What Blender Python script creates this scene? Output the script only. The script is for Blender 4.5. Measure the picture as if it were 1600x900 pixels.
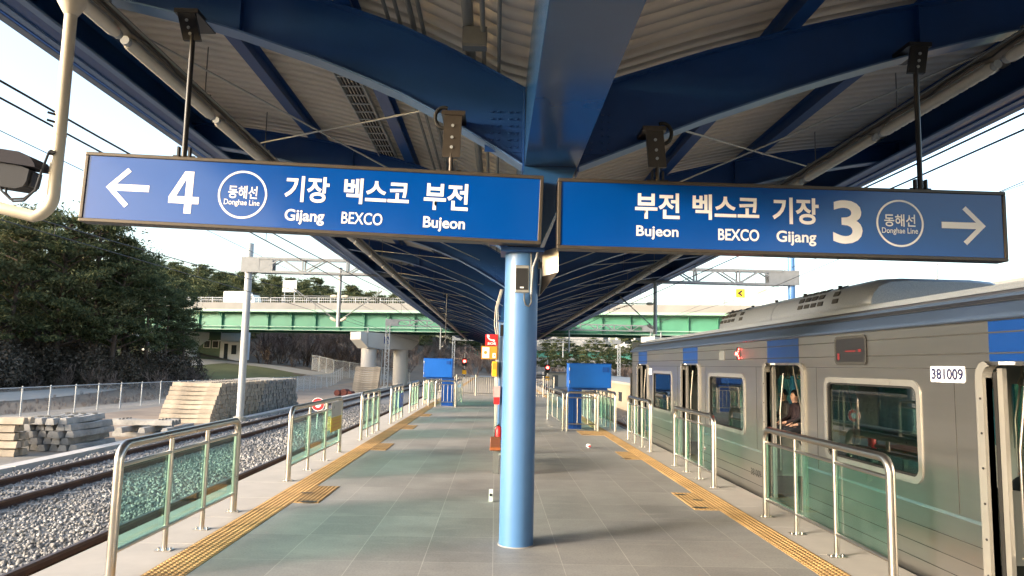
import bpy, bmesh, math, random
import numpy as np
from mathutils import Vector, Matrix
R = math.radians
random.seed(7)
rng = np.random.default_rng(11)

# ------------------------------------------------------------------ camera, world, sun, exposure
sc = bpy.context.scene
col = sc.collection
for o in list(bpy.data.objects):
    bpy.data.objects.remove(o)
EYE = 1.78
cam_d = bpy.data.cameras.new('camera')
cam = bpy.data.objects.new('camera', cam_d)
col.objects.link(cam)
cam_d.sensor_width = 36.0
cam_d.lens = 25.2
cam_d.clip_start = 0.05
cam_d.clip_end = 3000
cam.matrix_world = Matrix(((0.99949, -0.02443, -0.02059, 0.0),
                           (-0.02308, -0.1065, -0.99404, 0.0),
                           (0.02209, 0.99401, -0.10701, EYE),
                           (0, 0, 0, 1)))
sc.camera = cam

SUN_EL, SUN_ROT = R(13.0), R(243.0)
world = bpy.data.worlds.new('World')
sc.world = world
world.use_nodes = True
wt = world.node_tree
sky = wt.nodes.new('ShaderNodeTexSky')
sky.sky_type = 'NISHITA'
sky.sun_disc = False
sky.sun_elevation = SUN_EL
sky.sun_rotation = SUN_ROT
sky.air_density = 1.0
sky.dust_density = 4.0
sky.ozone_density = 1.0
wt.links.new(sky.outputs[0], wt.nodes['Background'].inputs[0])
wt.nodes['Background'].inputs[1].default_value = 0.15

sun_d = bpy.data.lights.new('sun', 'SUN')
sun_d.energy = 1.1
sun_d.angle = R(12.0)
sun_d.color = (1.0, 0.945, 0.89)
sun = bpy.data.objects.new('sun', sun_d)
col.objects.link(sun)
sd = Vector((math.sin(SUN_ROT) * math.cos(SUN_EL), math.cos(SUN_ROT) * math.cos(SUN_EL), math.sin(SUN_EL)))
sun.rotation_euler = sd.to_track_quat('Z', 'Y').to_euler()

sc.view_settings.view_transform = 'Standard'
sc.view_settings.look = 'None'
sc.view_settings.exposure = 2.3
sc.view_settings.gamma = 1.0
sc.render.engine = 'CYCLES'
sc.cycles.use_denoising = True
sc.cycles.max_bounces = 8
sc.cycles.transparent_max_bounces = 24
sc.cycles.diffuse_bounces = 4
sc.cycles.glossy_bounces = 4
sc.cycles.caustics_reflective = False
sc.cycles.caustics_refractive = False

# ------------------------------------------------------------------ materials
def _new(name):
    m = bpy.data.materials.new(name)
    m.use_nodes = True
    nt = m.node_tree
    return m, nt, nt.nodes['Principled BSDF'], nt.nodes['Material Output']

def N(nt, t, **kw):
    n = nt.nodes.new(t)
    for k, v in kw.items():
        setattr(n, k, v)
    return n

def P(name, c, rough=.6, metal=0., var=.18, scale=3., bump=0., bscale=40., rand=0., spec=.5, stretch=None, rvar=0.08, coat=0.):
    """painted / stone / metal surface with noise in colour, roughness and relief"""
    m, nt, b, out = _new(name)
    L = nt.links
    tc = N(nt, 'ShaderNodeTexCoord')
    src = tc.outputs['Object']
    if stretch:
        mp = N(nt, 'ShaderNodeMapping')
        mp.inputs['Scale'].default_value = stretch
        L.new(src, mp.inputs['Vector'])
        src = mp.outputs['Vector']
    nz = N(nt, 'ShaderNodeTexNoise')
    nz.inputs['Scale'].default_value = scale
    nz.inputs['Detail'].default_value = 6
    nz.inputs['Roughness'].default_value = .65
    L.new(src, nz.inputs['Vector'])
    mr = N(nt, 'ShaderNodeMapRange')
    mr.inputs[1].default_value, mr.inputs[2].default_value = .25, .75
    mr.inputs[3].default_value, mr.inputs[4].default_value = 1 - var, 1 + var
    L.new(nz.outputs['Fac'], mr.inputs[0])
    val = mr.outputs[0]
    if rand:
        oi = N(nt, 'ShaderNodeObjectInfo')
        mr2 = N(nt, 'ShaderNodeMapRange')
        mr2.inputs[3].default_value, mr2.inputs[4].default_value = 1 - rand, 1 + rand
        L.new(oi.outputs['Random'], mr2.inputs[0])
        mu = N(nt, 'ShaderNodeMath', operation='MULTIPLY')
        L.new(val, mu.inputs[0]); L.new(mr2.outputs[0], mu.inputs[1])
        val = mu.outputs[0]
    vm = N(nt, 'ShaderNodeVectorMath', operation='SCALE')
    vm.inputs[0].default_value = c[:3]
    L.new(val, vm.inputs['Scale'])
    L.new(vm.outputs[0], b.inputs['Base Color'])
    b.inputs['Metallic'].default_value = metal
    b.inputs['Specular IOR Level'].default_value = spec
    mr3 = N(nt, 'ShaderNodeMapRange')
    mr3.inputs[3].default_value, mr3.inputs[4].default_value = max(.02, rough - rvar), min(1, rough + rvar)
    L.new(nz.outputs['Fac'], mr3.inputs[0])
    L.new(mr3.outputs[0], b.inputs['Roughness'])
    if coat:
        b.inputs['Coat Weight'].default_value = coat
        b.inputs['Coat Roughness'].default_value = .15
    if bump:
        n2 = N(nt, 'ShaderNodeTexNoise')
        n2.inputs['Scale'].default_value = bscale
        n2.inputs['Detail'].default_value = 4
        L.new(src, n2.inputs['Vector'])
        bp = N(nt, 'ShaderNodeBump')
        bp.inputs['Strength'].default_value = bump
        bp.inputs['Distance'].default_value = .02
        L.new(n2.outputs['Fac'], bp.inputs['Height'])
        L.new(bp.outputs[0], b.inputs['Normal'])
    return m

def glassmat(name, tint, gloss=(1, 1, 1), rough=.02, base=.04, dirt=0.0):
    m, nt, b, out = _new(name)
    L = nt.links
    nt.nodes.remove(b)
    tr = N(nt, 'ShaderNodeBsdfTransparent'); tr.inputs[0].default_value = (*tint, 1)
    gl = N(nt, 'ShaderNodeBsdfGlossy'); gl.inputs[0].default_value = (*gloss, 1); gl.inputs['Roughness'].default_value = rough
    fr = N(nt, 'ShaderNodeFresnel'); fr.inputs[0].default_value = 1.5
    mx = N(nt, 'ShaderNodeMixShader')
    mr = N(nt, 'ShaderNodeMath', operation='MAXIMUM'); mr.inputs[1].default_value = base
    L.new(fr.outputs[0], mr.inputs[0])
    ge = N(nt, 'ShaderNodeNewGeometry')          # the pane reflects once, at the face turned to the light path
    fb = N(nt, 'ShaderNodeMath', operation='SUBTRACT'); fb.inputs[0].default_value = 1.; L.new(ge.outputs['Backfacing'], fb.inputs[1])
    mb_ = N(nt, 'ShaderNodeMath', operation='MULTIPLY'); L.new(mr.outputs[0], mb_.inputs[0]); L.new(fb.outputs[0], mb_.inputs[1])
    L.new(mb_.outputs[0], mx.inputs[0]); L.new(tr.outputs[0], mx.inputs[1]); L.new(gl.outputs[0], mx.inputs[2])
    last = mx.outputs[0]
    if dirt:
        tc = N(nt, 'ShaderNodeTexCoord'); nz = N(nt, 'ShaderNodeTexNoise'); nz.inputs['Scale'].default_value = 2.5; nz.inputs['Detail'].default_value = 6
        L.new(tc.outputs['Object'], nz.inputs['Vector'])
        mm = N(nt, 'ShaderNodeMapRange'); mm.inputs[1].default_value = .35; mm.inputs[2].default_value = .8; mm.inputs[4].default_value = dirt
        L.new(nz.outputs['Fac'], mm.inputs[0])
        df = N(nt, 'ShaderNodeBsdfDiffuse'); df.inputs[0].default_value = (.45, .5, .46, 1)
        m2 = N(nt, 'ShaderNodeMixShader')
        L.new(mm.outputs[0], m2.inputs[0]); L.new(last, m2.inputs[1]); L.new(df.outputs[0], m2.inputs[2]); last = m2.outputs[0]
    L.new(last, out.inputs[0])
    return m

def emit(name, c, s):
    m, nt, b, out = _new(name)
    b.inputs['Base Color'].default_value = (*c, 1)
    b.inputs['Emission Color'].default_value = (*c, 1)
    b.inputs['Emission Strength'].default_value = s
    return m

def island_mat(name, cols, rough=.85, spec=.3, subsurface=False):
    """colour picked at random for every loose piece of a mesh (stones, leaves)"""
    m, nt, b, out = _new(name)
    L = nt.links
    g = N(nt, 'ShaderNodeNewGeometry')
    cr = N(nt, 'ShaderNodeValToRGB')
    cr.color_ramp.interpolation = 'LINEAR'
    els = cr.color_ramp.elements
    while len(els) < len(cols):
        els.new(.5)
    for i, c in enumerate(cols):
        els[i].position = i / (len(cols) - 1)
        els[i].color = (*c, 1)
    L.new(g.outputs['Random Per Island'], cr.inputs[0])
    tc = N(nt, 'ShaderNodeTexCoord')
    nz = N(nt, 'ShaderNodeTexNoise'); nz.inputs['Scale'].default_value = .55; nz.inputs['Detail'].default_value = 3
    L.new(tc.outputs['Object'], nz.inputs['Vector'])
    mr = N(nt, 'ShaderNodeMapRange'); mr.inputs[1].default_value = .3; mr.inputs[2].default_value = .7; mr.inputs[3].default_value = .75; mr.inputs[4].default_value = 1.25
    L.new(nz.outputs['Fac'], mr.inputs[0])
    vm = N(nt, 'ShaderNodeVectorMath', operation='SCALE')
    L.new(cr.outputs[0], vm.inputs[0]); L.new(mr.outputs[0], vm.inputs['Scale'])
    L.new(vm.outputs[0], b.inputs['Base Color'])
    b.inputs['Roughness'].default_value = rough
    b.inputs['Specular IOR Level'].default_value = spec
    if subsurface:
        tl = N(nt, 'ShaderNodeBsdfTranslucent'); L.new(vm.outputs[0], tl.inputs[0])
        mx = N(nt, 'ShaderNodeMixShader'); mx.inputs[0].default_value = .35
        L.new(b.outputs[0], mx.inputs[1]); L.new(tl.outputs[0], mx.inputs[2]); L.new(mx.outputs[0], out.inputs[0])
    return m

M = {}
M['canopy'] = P('canopy_blue_paint', (.008, .052, .20), .38, var=.16, scale=1.2)
M['flange'] = P('canopy_flange_lit_blue', (.085, .165, .33), .35, var=.10, scale=2.0, stretch=(1, .3, 1))  # canopy blue made paler, with light bounced off the ground put into the colour
M['column'] = P('column_light_blue_paint', (.078, .195, .42), .40, var=.06, scale=.9, rvar=.05)
M['girder'] = P('girder_paint', (.016, .065, .17), .24, var=.10, scale=1.5, coat=.3)
M['deck'] = P('beige_roof_sheet', (.56, .525, .475), .5, var=.14, scale=.9, rvar=.1)
M['gutter'] = P('gutter_grey_blue', (.13, .17, .25), .4, var=.15, scale=2)
M['steel'] = P('brushed_stainless', (.46, .44, .41), .30, metal=1., var=.08, scale=5, bump=.03, bscale=60)
M['galv'] = P('galvanised_steel', (.40, .42, .43), .45, metal=.35, var=.15, scale=4)
M['galvlight'] = P('painted_light_steel', (.36, .38, .39), .5, var=.10, scale=4)
M['truss'] = P('weathered_truss_steel', (.20, .21, .22), .5, metal=.2, var=.15, scale=4)
M['conduit'] = P('grey_conduit', (.17, .18, .18), .5, metal=.3, var=.15, scale=4)
M['signblue'] = P('sign_blue_film', (.0, .06, .31), .16, var=.04, scale=2, spec=.6, rvar=.03)
M['white'] = P('white_film', (.80, .82, .86), .35, var=.03)
M['frame'] = P('bronze_sign_frame', (.075, .062, .05), .38, metal=.4, var=.15, scale=5)
M['black'] = P('black_paint', (.012, .012, .014), .45, var=.2)
M['rubber'] = P('black_rubber', (.01, .01, .01), .7, var=.2)
M['cream'] = P('cream_paint', (.52, .47, .38), .42, var=.10, scale=6)
M['camgrey'] = P('camera_housing_grey', (.05, .053, .062), .8, var=.10, scale=8, spec=.15)
M['conc'] = P('concrete', (.36, .345, .31), .85, var=.16, scale=1.2, bump=.15, bscale=25)
M['coping'] = P('granite_coping', (.47, .44, .41), .7, var=.12, scale=2.2, bump=.05, bscale=120)
M['sleeper'] = P('old_concrete_sleeper', (.27, .262, .25), .9, var=.38, scale=3.2, bump=.35, bscale=22, rand=.16)
M['sleeper_tan'] = P('weathered_concrete_sleeper', (.30, .257, .205), .9, var=.38, scale=3., bump=.3, bscale=22, rand=.14)
M['rust'] = P('rusty_rail', (.075, .036, .026), .75, metal=.1, var=.3, scale=6)
M['railtop'] = P('rail_head', (.12, .08, .065), .45, metal=.6, var=.3, scale=6)
M['yard'] = P('gravel_yard', (.20, .185, .165), .95, var=.30, scale=.55, bump=.8, bscale=9)
M['dirt'] = P('bare_earth', (.24, .185, .14), .95, var=.35, scale=.35, bump=.6, bscale=6)
M['terrain'] = P('winter_ground', (.10, .078, .055), .95, var=.40, scale=.16, bump=.8, bscale=3)
M['road'] = P('pale_road', (.30, .29, .265), .9, var=.16, scale=.5, bump=.2, bscale=18)
M['grass'] = P('winter_grass', (.075, .085, .03), .95, var=.30, scale=.5, bump=.8, bscale=14)
M['ballast0'] = P('ballast_base', (.17, .17, .17), .95, var=.45, scale=11, bump=1., bscale=16)
M['stone'] = island_mat('ballast_stones', [(.17, .165, .16), (.215, .21, .21), (.255, .25, .25), (.32, .31, .30)])
M['bridgegreen'] = P('bridge_green_paint', (.055, .215, .135), .5, var=.12, scale=.5)
M['bridgelight'] = P('bridge_pale_green', (.27, .42, .33), .5, var=.08, scale=.5)
M['parapet'] = P('parapet_concrete', (.23, .225, .21), .85, var=.14, scale=.4)
M['pier'] = P('pier_concrete', (.50, .48, .45), .85, var=.10, scale=.5)
M['needle'] = island_mat('pine_needles', [(.030, .044, .022), (.055, .074, .032), (.088, .103, .045), (.135, .138, .062)], .8, subsurface=True)
M['needle2'] = island_mat('pine_needles_pale', [(.05, .066, .03), (.085, .098, .044), (.13, .132, .062), (.18, .17, .085)], .8, subsurface=True)
M['bark'] = P('bark', (.085, .060, .045), .95, var=.4, scale=5, bump=.6, bscale=14)
M['twig'] = island_mat('bare_twigs', [(.13, .092, .08), (.20, .15, .13), (.28, .215, .19)], .95)
M['brush'] = island_mat('dry_brush', [(.11, .082, .070), (.18, .14, .12), (.26, .205, .17)], .95)
M['shrub'] = island_mat('dark_shrub', [(.035, .034, .024), (.07, .058, .042), (.11, .085, .065)], .9)
M['roofside'] = P('train_roof_paint', (.060, .092, .155), .34, metal=.3, var=.10, scale=2.5)
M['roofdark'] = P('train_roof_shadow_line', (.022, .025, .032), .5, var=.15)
M['traintop'] = P('train_roof_grey', (.055, .06, .075), .6, var=.15, scale=3)
M['acunit'] = P('air_conditioner_paint', (.29, .325, .37), .42, metal=.4, var=.22, scale=70, bump=.08, bscale=150)
M['body'] = P('train_brushed_steel', (.46, .445, .43), .30, metal=.95, var=.13, scale=1.3, bump=0, stretch=(1, .15, 1.4), rvar=.06)
M['bodytrim'] = P('train_trim', (.37, .36, .335), .35, metal=.6, var=.07, scale=3)
M['trainblue'] = P('train_blue_band', (.003, .034, .16), .33, var=.05, scale=3)
M['groove'] = P('groove_dark', (.03, .03, .028), .6, var=.1)
M['winframe'] = P('window_frame_alu', (.56, .55, .52), .3, metal=.8, var=.06, scale=4)
M['glass_train'] = glassmat('train_window_glass', (.42, .49, .47), base=.14)
M['glass_dark'] = glassmat('display_glass', (.10, .11, .10), base=.08)
M['glass_rail'] = glassmat('green_railing_glass', (.66, .885, .835), base=.03, dirt=.03)
M['innerwall'] = P('train_lining', (.40, .42, .40), .5, var=.06, scale=2)
M['innerdark'] = P('train_inner_dark', (.05, .06, .06), .6, var=.1)
M['seat'] = P('train_seat_fabric', (.02, .10, .095), .9, var=.15, scale=20)
M['floorin'] = P('train_floor_vinyl', (.16, .15, .14), .5, var=.1, scale=5)
M['kiosk'] = P('kiosk_blue_paint', (.002, .10, .46), .38, var=.09, scale=1.6)
M['kioskside'] = P('kiosk_blue_side', (.003, .06, .30), .35, var=.04, scale=2)
M['red'] = P('red_paint', (.62, .02, .025), .4, var=.06)
M['orange'] = P('orange_film', (.75, .27, .03), .45, var=.08)
M['yellow'] = P('yellow_paint', (.75, .42, .02), .45, var=.08)
M['tactile'] = P('tactile_yellow', (.42, .265, .11), .75, var=.34, scale=2.2)
M['wood'] = P('bench_wood', (.28, .085, .025), .45, var=.25, scale=4, stretch=(6, .6, 6))
M['wire'] = P('overhead_wire', (.03, .03, .032), .6)
M['skin'] = P('skin', (.46, .27, .19), .55, var=.06, scale=10)
M['hair'] = P('black_hair', (.010, .009, .009), .5, var=.3, scale=40)
M['coat1'] = P('black_coat', (.012, .012, .015), .85, var=.25, scale=12)
M['coat2'] = P('dark_red_coat', (.016, .006, .008), .85, var=.25, scale=12)
M['coat3'] = P('grey_coat', (.07, .07, .075), .85, var=.25, scale=12)
M['trouser'] = P('dark_trousers', (.010, .011, .016), .9, var=.2, scale=12)
M['apartment'] = P('apartment_white', (.62, .60, .56), .7, var=.06, scale=.4)
M['darkwin'] = P('dark_window', (.03, .04, .05), .2, var=.2)
M['housepale'] = P('house_pale_wall', (.55, .60, .66), .6, var=.06)
M['housegreen'] = P('house_green_cladding', (.06, .12, .09), .6, var=.1)
M['beige'] = P('beige_cladding', (.40, .33, .25), .7, var=.06, scale=.5)
M['redlamp'] = emit('red_lamp', (1.0, .04, .03), 9)
M['lens'] = P('light_diffuser', (.60, .56, .48), .35, var=.08, scale=8)
M['tray'] = P('light_tray', (.20, .175, .15), .55, metal=.2, var=.15, scale=6)

# stone paving of the platform: slabs with pale joints
def paving_material():
    m, nt, b, out = _new('granite_paving')
    L = nt.links
    tc = N(nt, 'ShaderNodeTexCoord')
    mp = N(nt, 'ShaderNodeMapping'); mp.inputs['Location'].default_value = (-.02 + .63 * 20, .18 + 20, 0)
    L.new(tc.outputs['Object'], mp.inputs[0])
    br = N(nt, 'ShaderNodeTexBrick')
    br.offset = 0.0
    br.inputs['Color1'].default_value = (.265, .262, .258, 1)
    br.inputs['Color2'].default_value = (.325, .321, .316, 1)
    br.inputs['Mortar'].default_value = (.47, .455, .44, 1)
    br.inputs['Scale'].default_value = 1
    br.inputs['Mortar Size'].default_value = .0045
    br.inputs['Mortar Smooth'].default_value = .6
    br.inputs['Bias'].default_value = -.1
    br.inputs['Brick Width'].default_value = .63
    br.inputs['Row Height'].default_value = .96
    L.new(mp.outputs[0], br.inputs[0])
    n1 = N(nt, 'ShaderNodeTexNoise'); n1.inputs['Scale'].default_value = .8; n1.inputs['Detail'].default_value = 7; n1.inputs['Roughness'].default_value = .7
    n2 = N(nt, 'ShaderNodeTexNoise'); n2.inputs['Scale'].default_value = 45; n2.inputs['Detail'].default_value = 5; n2.inputs['Roughness'].default_value = .8
    L.new(tc.outputs['Object'], n1.inputs[0]); L.new(tc.outputs['Object'], n2.inputs[0])
    a = N(nt, 'ShaderNodeMapRange'); a.inputs[1].default_value = .3; a.inputs[2].default_value = .7; a.inputs[3].default_value = .74; a.inputs[4].default_value = 1.2
    L.new(n1.outputs[0], a.inputs[0])
    a2 = N(nt, 'ShaderNodeMapRange'); a2.inputs[1].default_value = .3; a2.inputs[2].default_value = .7; a2.inputs[3].default_value = .80; a2.inputs[4].default_value = 1.2
    L.new(n2.outputs[0], a2.inputs[0])
    mu = N(nt, 'ShaderNodeMath', operation='MULTIPLY'); L.new(a.outputs[0], mu.inputs[0]); L.new(a2.outputs[0], mu.inputs[1])
    vm = N(nt, 'ShaderNodeVectorMath', operation='SCALE'); L.new(br.outputs['Color'], vm.inputs[0]); L.new(mu.outputs[0], vm.inputs['Scale'])
    # pale scuffs and dry water marks
    n3 = N(nt, 'ShaderNodeTexNoise'); n3.inputs['Scale'].default_value = 2.2; n3.inputs['Detail'].default_value = 8; n3.inputs['Roughness'].default_value = .75
    mp3 = N(nt, 'ShaderNodeMapping'); mp3.inputs['Scale'].default_value = (.6, 1.6, 1); L.new(tc.outputs['Object'], mp3.inputs[0]); L.new(mp3.outputs[0], n3.inputs[0])
    s3 = N(nt, 'ShaderNodeMapRange'); s3.inputs[1].default_value = .54; s3.inputs[2].default_value = .72; s3.inputs[4].default_value = .5
    L.new(n3.outputs[0], s3.inputs[0])
    mix = N(nt, 'ShaderNodeMix', data_type='RGBA'); mix.inputs[7].default_value = (.42, .40, .38, 1)
    L.new(s3.outputs[0], mix.inputs[0]); L.new(vm.outputs[0], mix.inputs[6])
    L.new(mix.outputs[2], b.inputs['Base Color'])
    rr = N(nt, 'ShaderNodeMapRange'); rr.inputs[3].default_value = .40; rr.inputs[4].default_value = .72
    L.new(n1.outputs[0], rr.inputs[0]); L.new(rr.outputs[0], b.inputs['Roughness'])
    bp = N(nt, 'ShaderNodeBump'); bp.inputs['Strength'].default_value = .12; bp.inputs['Distance'].default_value = .01
    L.new(n2.outputs[0], bp.inputs['Height']); L.new(bp.outputs[0], b.inputs['Normal'])
    return m
M['paving'] = paving_material()

# chain link: see-through wire lattice
def chainlink_material():
    m, nt, b, out = _new('chain_link_mesh')
    L = nt.links
    tc = N(nt, 'ShaderNodeTexCoord'); sp = N(nt, 'ShaderNodeSeparateXYZ'); L.new(tc.outputs['Object'], sp.inputs[0])
    hx = N(nt, 'ShaderNodeMath', operation='ADD'); L.new(sp.outputs[0], hx.inputs[0]); L.new(sp.outputs[1], hx.inputs[1])
    outs = []
    for op in ('ADD', 'SUBTRACT'):
        s = N(nt, 'ShaderNodeMath', operation=op); L.new(hx.outputs[0], s.inputs[0]); L.new(sp.outputs[2], s.inputs[1])
        d = N(nt, 'ShaderNodeMath', operation='MULTIPLY'); d.inputs[1].default_value = 14.; L.new(s.outputs[0], d.inputs[0])
        f = N(nt, 'ShaderNodeMath', operation='FRACT'); L.new(d.outputs[0], f.inputs[0])
        l = N(nt, 'ShaderNodeMath', operation='LESS_THAN'); l.inputs[1].default_value = .12; L.new(f.outputs[0], l.inputs[0])
        outs.append(l.outputs[0])
    mx = N(nt, 'ShaderNodeMath', operation='MAXIMUM'); L.new(outs[0], mx.inputs[0]); L.new(outs[1], mx.inputs[1])
    b.inputs['Base Color'].default_value = (.42, .43, .43, 1)
    b.inputs['Roughness'].default_value = .5
    L.new(mx.outputs[0], b.inputs['Alpha'])
    return m
M['chain'] = chainlink_material()

# ------------------------------------------------------------------ mesh helpers
def origin_of(o):
    v = Vector((0, 0, 0))
    while o is not None:
        v = v + Vector(o.location)
        o = o.parent
    return v

class MB:
    """collects shapes in world coordinates; build() links them as ONE mesh object"""
    def __init__(s):
        s.v, s.f, s.sm = [], [], []
    def add(s, vs, fs, smooth=False):
        n = len(s.v)
        s.v.extend([tuple(p) for p in vs])
        for f in fs:
            s.f.append(tuple(i + n for i in f)); s.sm.append(smooth)
        return s
    def box(s, x0, x1, y0, y1, z0, z1):
        vs = [(x, y, z) for z in (z0, z1) for y in (y0, y1) for x in (x0, x1)]
        return s.add(vs, [(0, 2, 3, 1), (4, 5, 7, 6), (0, 1, 5, 4), (2, 6, 7, 3), (0, 4, 6, 2), (1, 3, 7, 5)])
    def obox(s, c, sx, sy, sz, rz=0, bev=0):
        """box centred at c (base centre z), turned about z"""
        ca, sa = math.cos(rz), math.sin(rz)
        vs = []
        for z in (0, sz):
            for y in (-sy / 2, sy / 2):
                for x in (-sx / 2, sx / 2):
                    vs.append((c[0] + x * ca - y * sa, c[1] + x * sa + y * ca, c[2] + z))
        return s.add(vs, [(0, 2, 3, 1), (4, 5, 7, 6), (0, 1, 5, 4), (2, 6, 7, 3), (0, 4, 6, 2), (1, 3, 7, 5)])
    def bar(s, a, b, w, h=None, up=(0, 0, 1)):
        h = h or w
        a, b, up = Vector(a), Vector(b), Vector(up)
        d = (b - a).normalized()
        if abs(d.dot(up)) > .98:
            up = Vector((0, 1, 0))
        x = d.cross(up).normalized(); y = x.cross(d)
        vs = [p + x * (i * w / 2) + y * (j * h / 2) for p in (a, b) for j in (-1, 1) for i in (-1, 1)]
        return s.add(vs, [(0, 1, 3, 2), (4, 6, 7, 5), (0, 4, 5, 1), (2, 3, 7, 6), (0, 2, 6, 4), (1, 5, 7, 3)])
    def tube(s, pts, r, n=10, cap=True):
        pts = [Vector(p) for p in pts]
        rs = r if isinstance(r, (list, tuple)) else [r] * len(pts)
        ref = Vector((0, 0, 1))
        rings = []
        prevx = None
        for i, p in enumerate(pts):
            d = (pts[min(i + 1, len(pts) - 1)] - pts[max(i - 1, 0)])
            d = d.normalized() if d.length > 1e-9 else Vector((0, 0, 1))
            if prevx is None:
                u = ref if abs(d.dot(ref)) < .95 else Vector((1, 0, 0))
                x = d.cross(u).normalized()
            else:
                x = (prevx - d * prevx.dot(d))
                x = x.normalized() if x.length > 1e-6 else d.orthogonal().normalized()
            prevx = x
            y = d.cross(x)
            rings.append([p + (x * math.cos(2 * math.pi * k / n) + y * math.sin(2 * math.pi * k / n)) * rs[i] for k in range(n)])
        vs = [q for rg in rings for q in rg]
        fs = []
        for i in range(len(rings) - 1):
            for k in range(n):
                k2 = (k + 1) % n
                fs.append((i * n + k, i * n + k2, (i + 1) * n + k2, (i + 1) * n + k))
        s.add(vs, fs, True)
        if cap:
            m = len(rings) - 1
            s.add(rings[0], [tuple(reversed(range(n)))]); s.add(rings[m], [tuple(range(n))])
        return s
    def prism(s, poly, ax, a0, a1, smooth=False):
        """polygon extruded along axis ax ('x','y','z'); poly holds the other two coordinates in order"""
        def mk(p, t):
            return {'x': (t, p[0], p[1]), 'y': (p[0], t, p[1]), 'z': (p[0], p[1], t)}[ax]
        n = len(poly)
        s.add([mk(p, a0) for p in poly] + [mk(p, a1) for p in poly], [(i, (i + 1) % n, n + (i + 1) % n, n + i) for i in range(n)], smooth)
        s.add([mk(p, a0) for p in poly], [tuple(reversed(range(n)))])
        s.add([mk(p, a1) for p in poly], [tuple(range(n))])
        return s
    def loft(s, rings, smooth=False, cap=True):
        n = len(rings[0])
        vs = [q for r in rings for q in r]
        fs = [(i * n + k, i * n + (k + 1) % n, (i + 1) * n + (k + 1) % n, (i + 1) * n + k) for i in range(len(rings) - 1) for k in range(n)]
        s.add(vs, fs, smooth)
        if cap:
            s.add(rings[0], [tuple(reversed(range(n)))]); s.add(rings[-1], [tuple(range(n))])
        return s
    def build(s, name, m, parent=None, **kw):
        me = bpy.data.meshes.new(name)
        off = origin_of(parent)
        me.from_pydata([(p[0] - off.x, p[1] - off.y, p[2] - off.z) for p in s.v], [], s.f)
        me.polygons.foreach_set('use_smooth', s.sm)
        me.update()
        bm = bmesh.new(); bm.from_mesh(me); bmesh.ops.recalc_face_normals(bm, faces=bm.faces); bm.to_mesh(me); bm.free()
        return link(name, me, m, parent, **kw)

def link(name, me, m, parent=None, label=None, cat=None, group=None, kind=None):
    o = bpy.data.objects.new(name, me)
    col.objects.link(o)
    if m is not None:
        me.materials.append(m)
    if parent is not None:
        o.parent = parent
    tag(o, label, cat, group, kind)
    return o

def tag(o, label=None, cat=None, group=None, kind=None):
    if label: o['label'] = label
    if cat: o['category'] = cat
    if group: o['group'] = group
    if kind: o['kind'] = kind
    return o

def thing(name, label, cat, loc=(0, 0, 0), group=None):
    o = bpy.data.objects.new(name, None)
    col.objects.link(o)
    o.location = loc
    o.empty_display_size = .2
    return tag(o, label, cat, group)

def dup(root, loc, label=None, group=None, rz=None, scale=None):
    r = root.copy(); col.objects.link(r); r.location = loc
    if rz is not None: r.rotation_euler = (0, 0, rz)
    if scale is not None: r.scale = (scale,) * 3 if not isinstance(scale, tuple) else scale
    if label: r['label'] = label
    if group: r['group'] = group
    for ch in list(root.children):
        c = ch.copy(); col.objects.link(c); c.parent = r
        for g in list(ch.children):
            d = g.copy(); col.objects.link(d); d.parent = c
    return r

def np_mesh(name, verts, faces, m, parent=None, smooth=False, **kw):
    """numpy verts (n,3), faces (m,k)"""
    me = bpy.data.meshes.new(name)
    off = origin_of(parent)
    v = np.asarray(verts, dtype=np.float32) - np.array([off.x, off.y, off.z], dtype=np.float32)
    f = np.asarray(faces, dtype=np.int32)
    k = f.shape[1]
    me.vertices.add(len(v)); me.vertices.foreach_set('co', v.ravel())
    me.loops.add(f.size); me.loops.foreach_set('vertex_index', f.ravel())
    me.polygons.add(len(f)); me.polygons.foreach_set('loop_start', np.arange(0, f.size, k, dtype=np.int32))
    try:
        me.polygons.foreach_set('loop_total', np.full(len(f), k, dtype=np.int32))
    except Exception:
        pass
    if smooth:
        me.polygons.foreach_set('use_smooth', np.ones(len(f), dtype=bool))
    me.update(calc_edges=True)
    me.validate()
    return link(name, me, m, parent, **kw)

def text_mesh(body, bold=0.):
    c = bpy.data.curves.new('lettering', 'FONT')
    c.body = body; c.size = 1; c.offset = bold; c.resolution_u = 4
    o = bpy.data.objects.new('lettering', c)
    col.objects.link(o)
    bpy.context.view_layer.update()
    dg = bpy.context.evaluated_depsgraph_get()
    me = bpy.data.meshes.new_from_object(o.evaluated_get(dg))
    bpy.data.objects.remove(o); bpy.data.curves.remove(c)
    me.materials.clear()
    return me

def text_on(body, org, ax, up, box, m, parent, bold=0., name='lettering', lift=0.003):
    """lettering fitted to box=(u0,v0,u1,v1) on the plane org + u*ax + v*up"""
    me = text_mesh(body, bold)
    co = np.empty(len(me.vertices) * 3, dtype=np.float32); me.vertices.foreach_get('co', co); co = co.reshape(-1, 3)
    mn, mx = co[:, :2].min(0), co[:, :2].max(0)
    u0, v0, u1, v1 = box
    uu = u0 + (co[:, 0] - mn[0]) / (mx[0] - mn[0]) * (u1 - u0)
    vv = v0 + (co[:, 1] - mn[1]) / (mx[1] - mn[1]) * (v1 - v0)
    ax, up = Vector(ax).normalized(), Vector(up).normalized()
    nrm = ax.cross(up)
    off = origin_of(parent)
    w = np.array(org)[None] + uu[:, None] * np.array(ax)[None] + vv[:, None] * np.array(up)[None] + np.array(nrm)[None] * lift - np.array(off)[None]
    me.vertices.foreach_set('co', w.astype(np.float32).ravel()); me.update()
    return link(name, me, m, parent)

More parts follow.
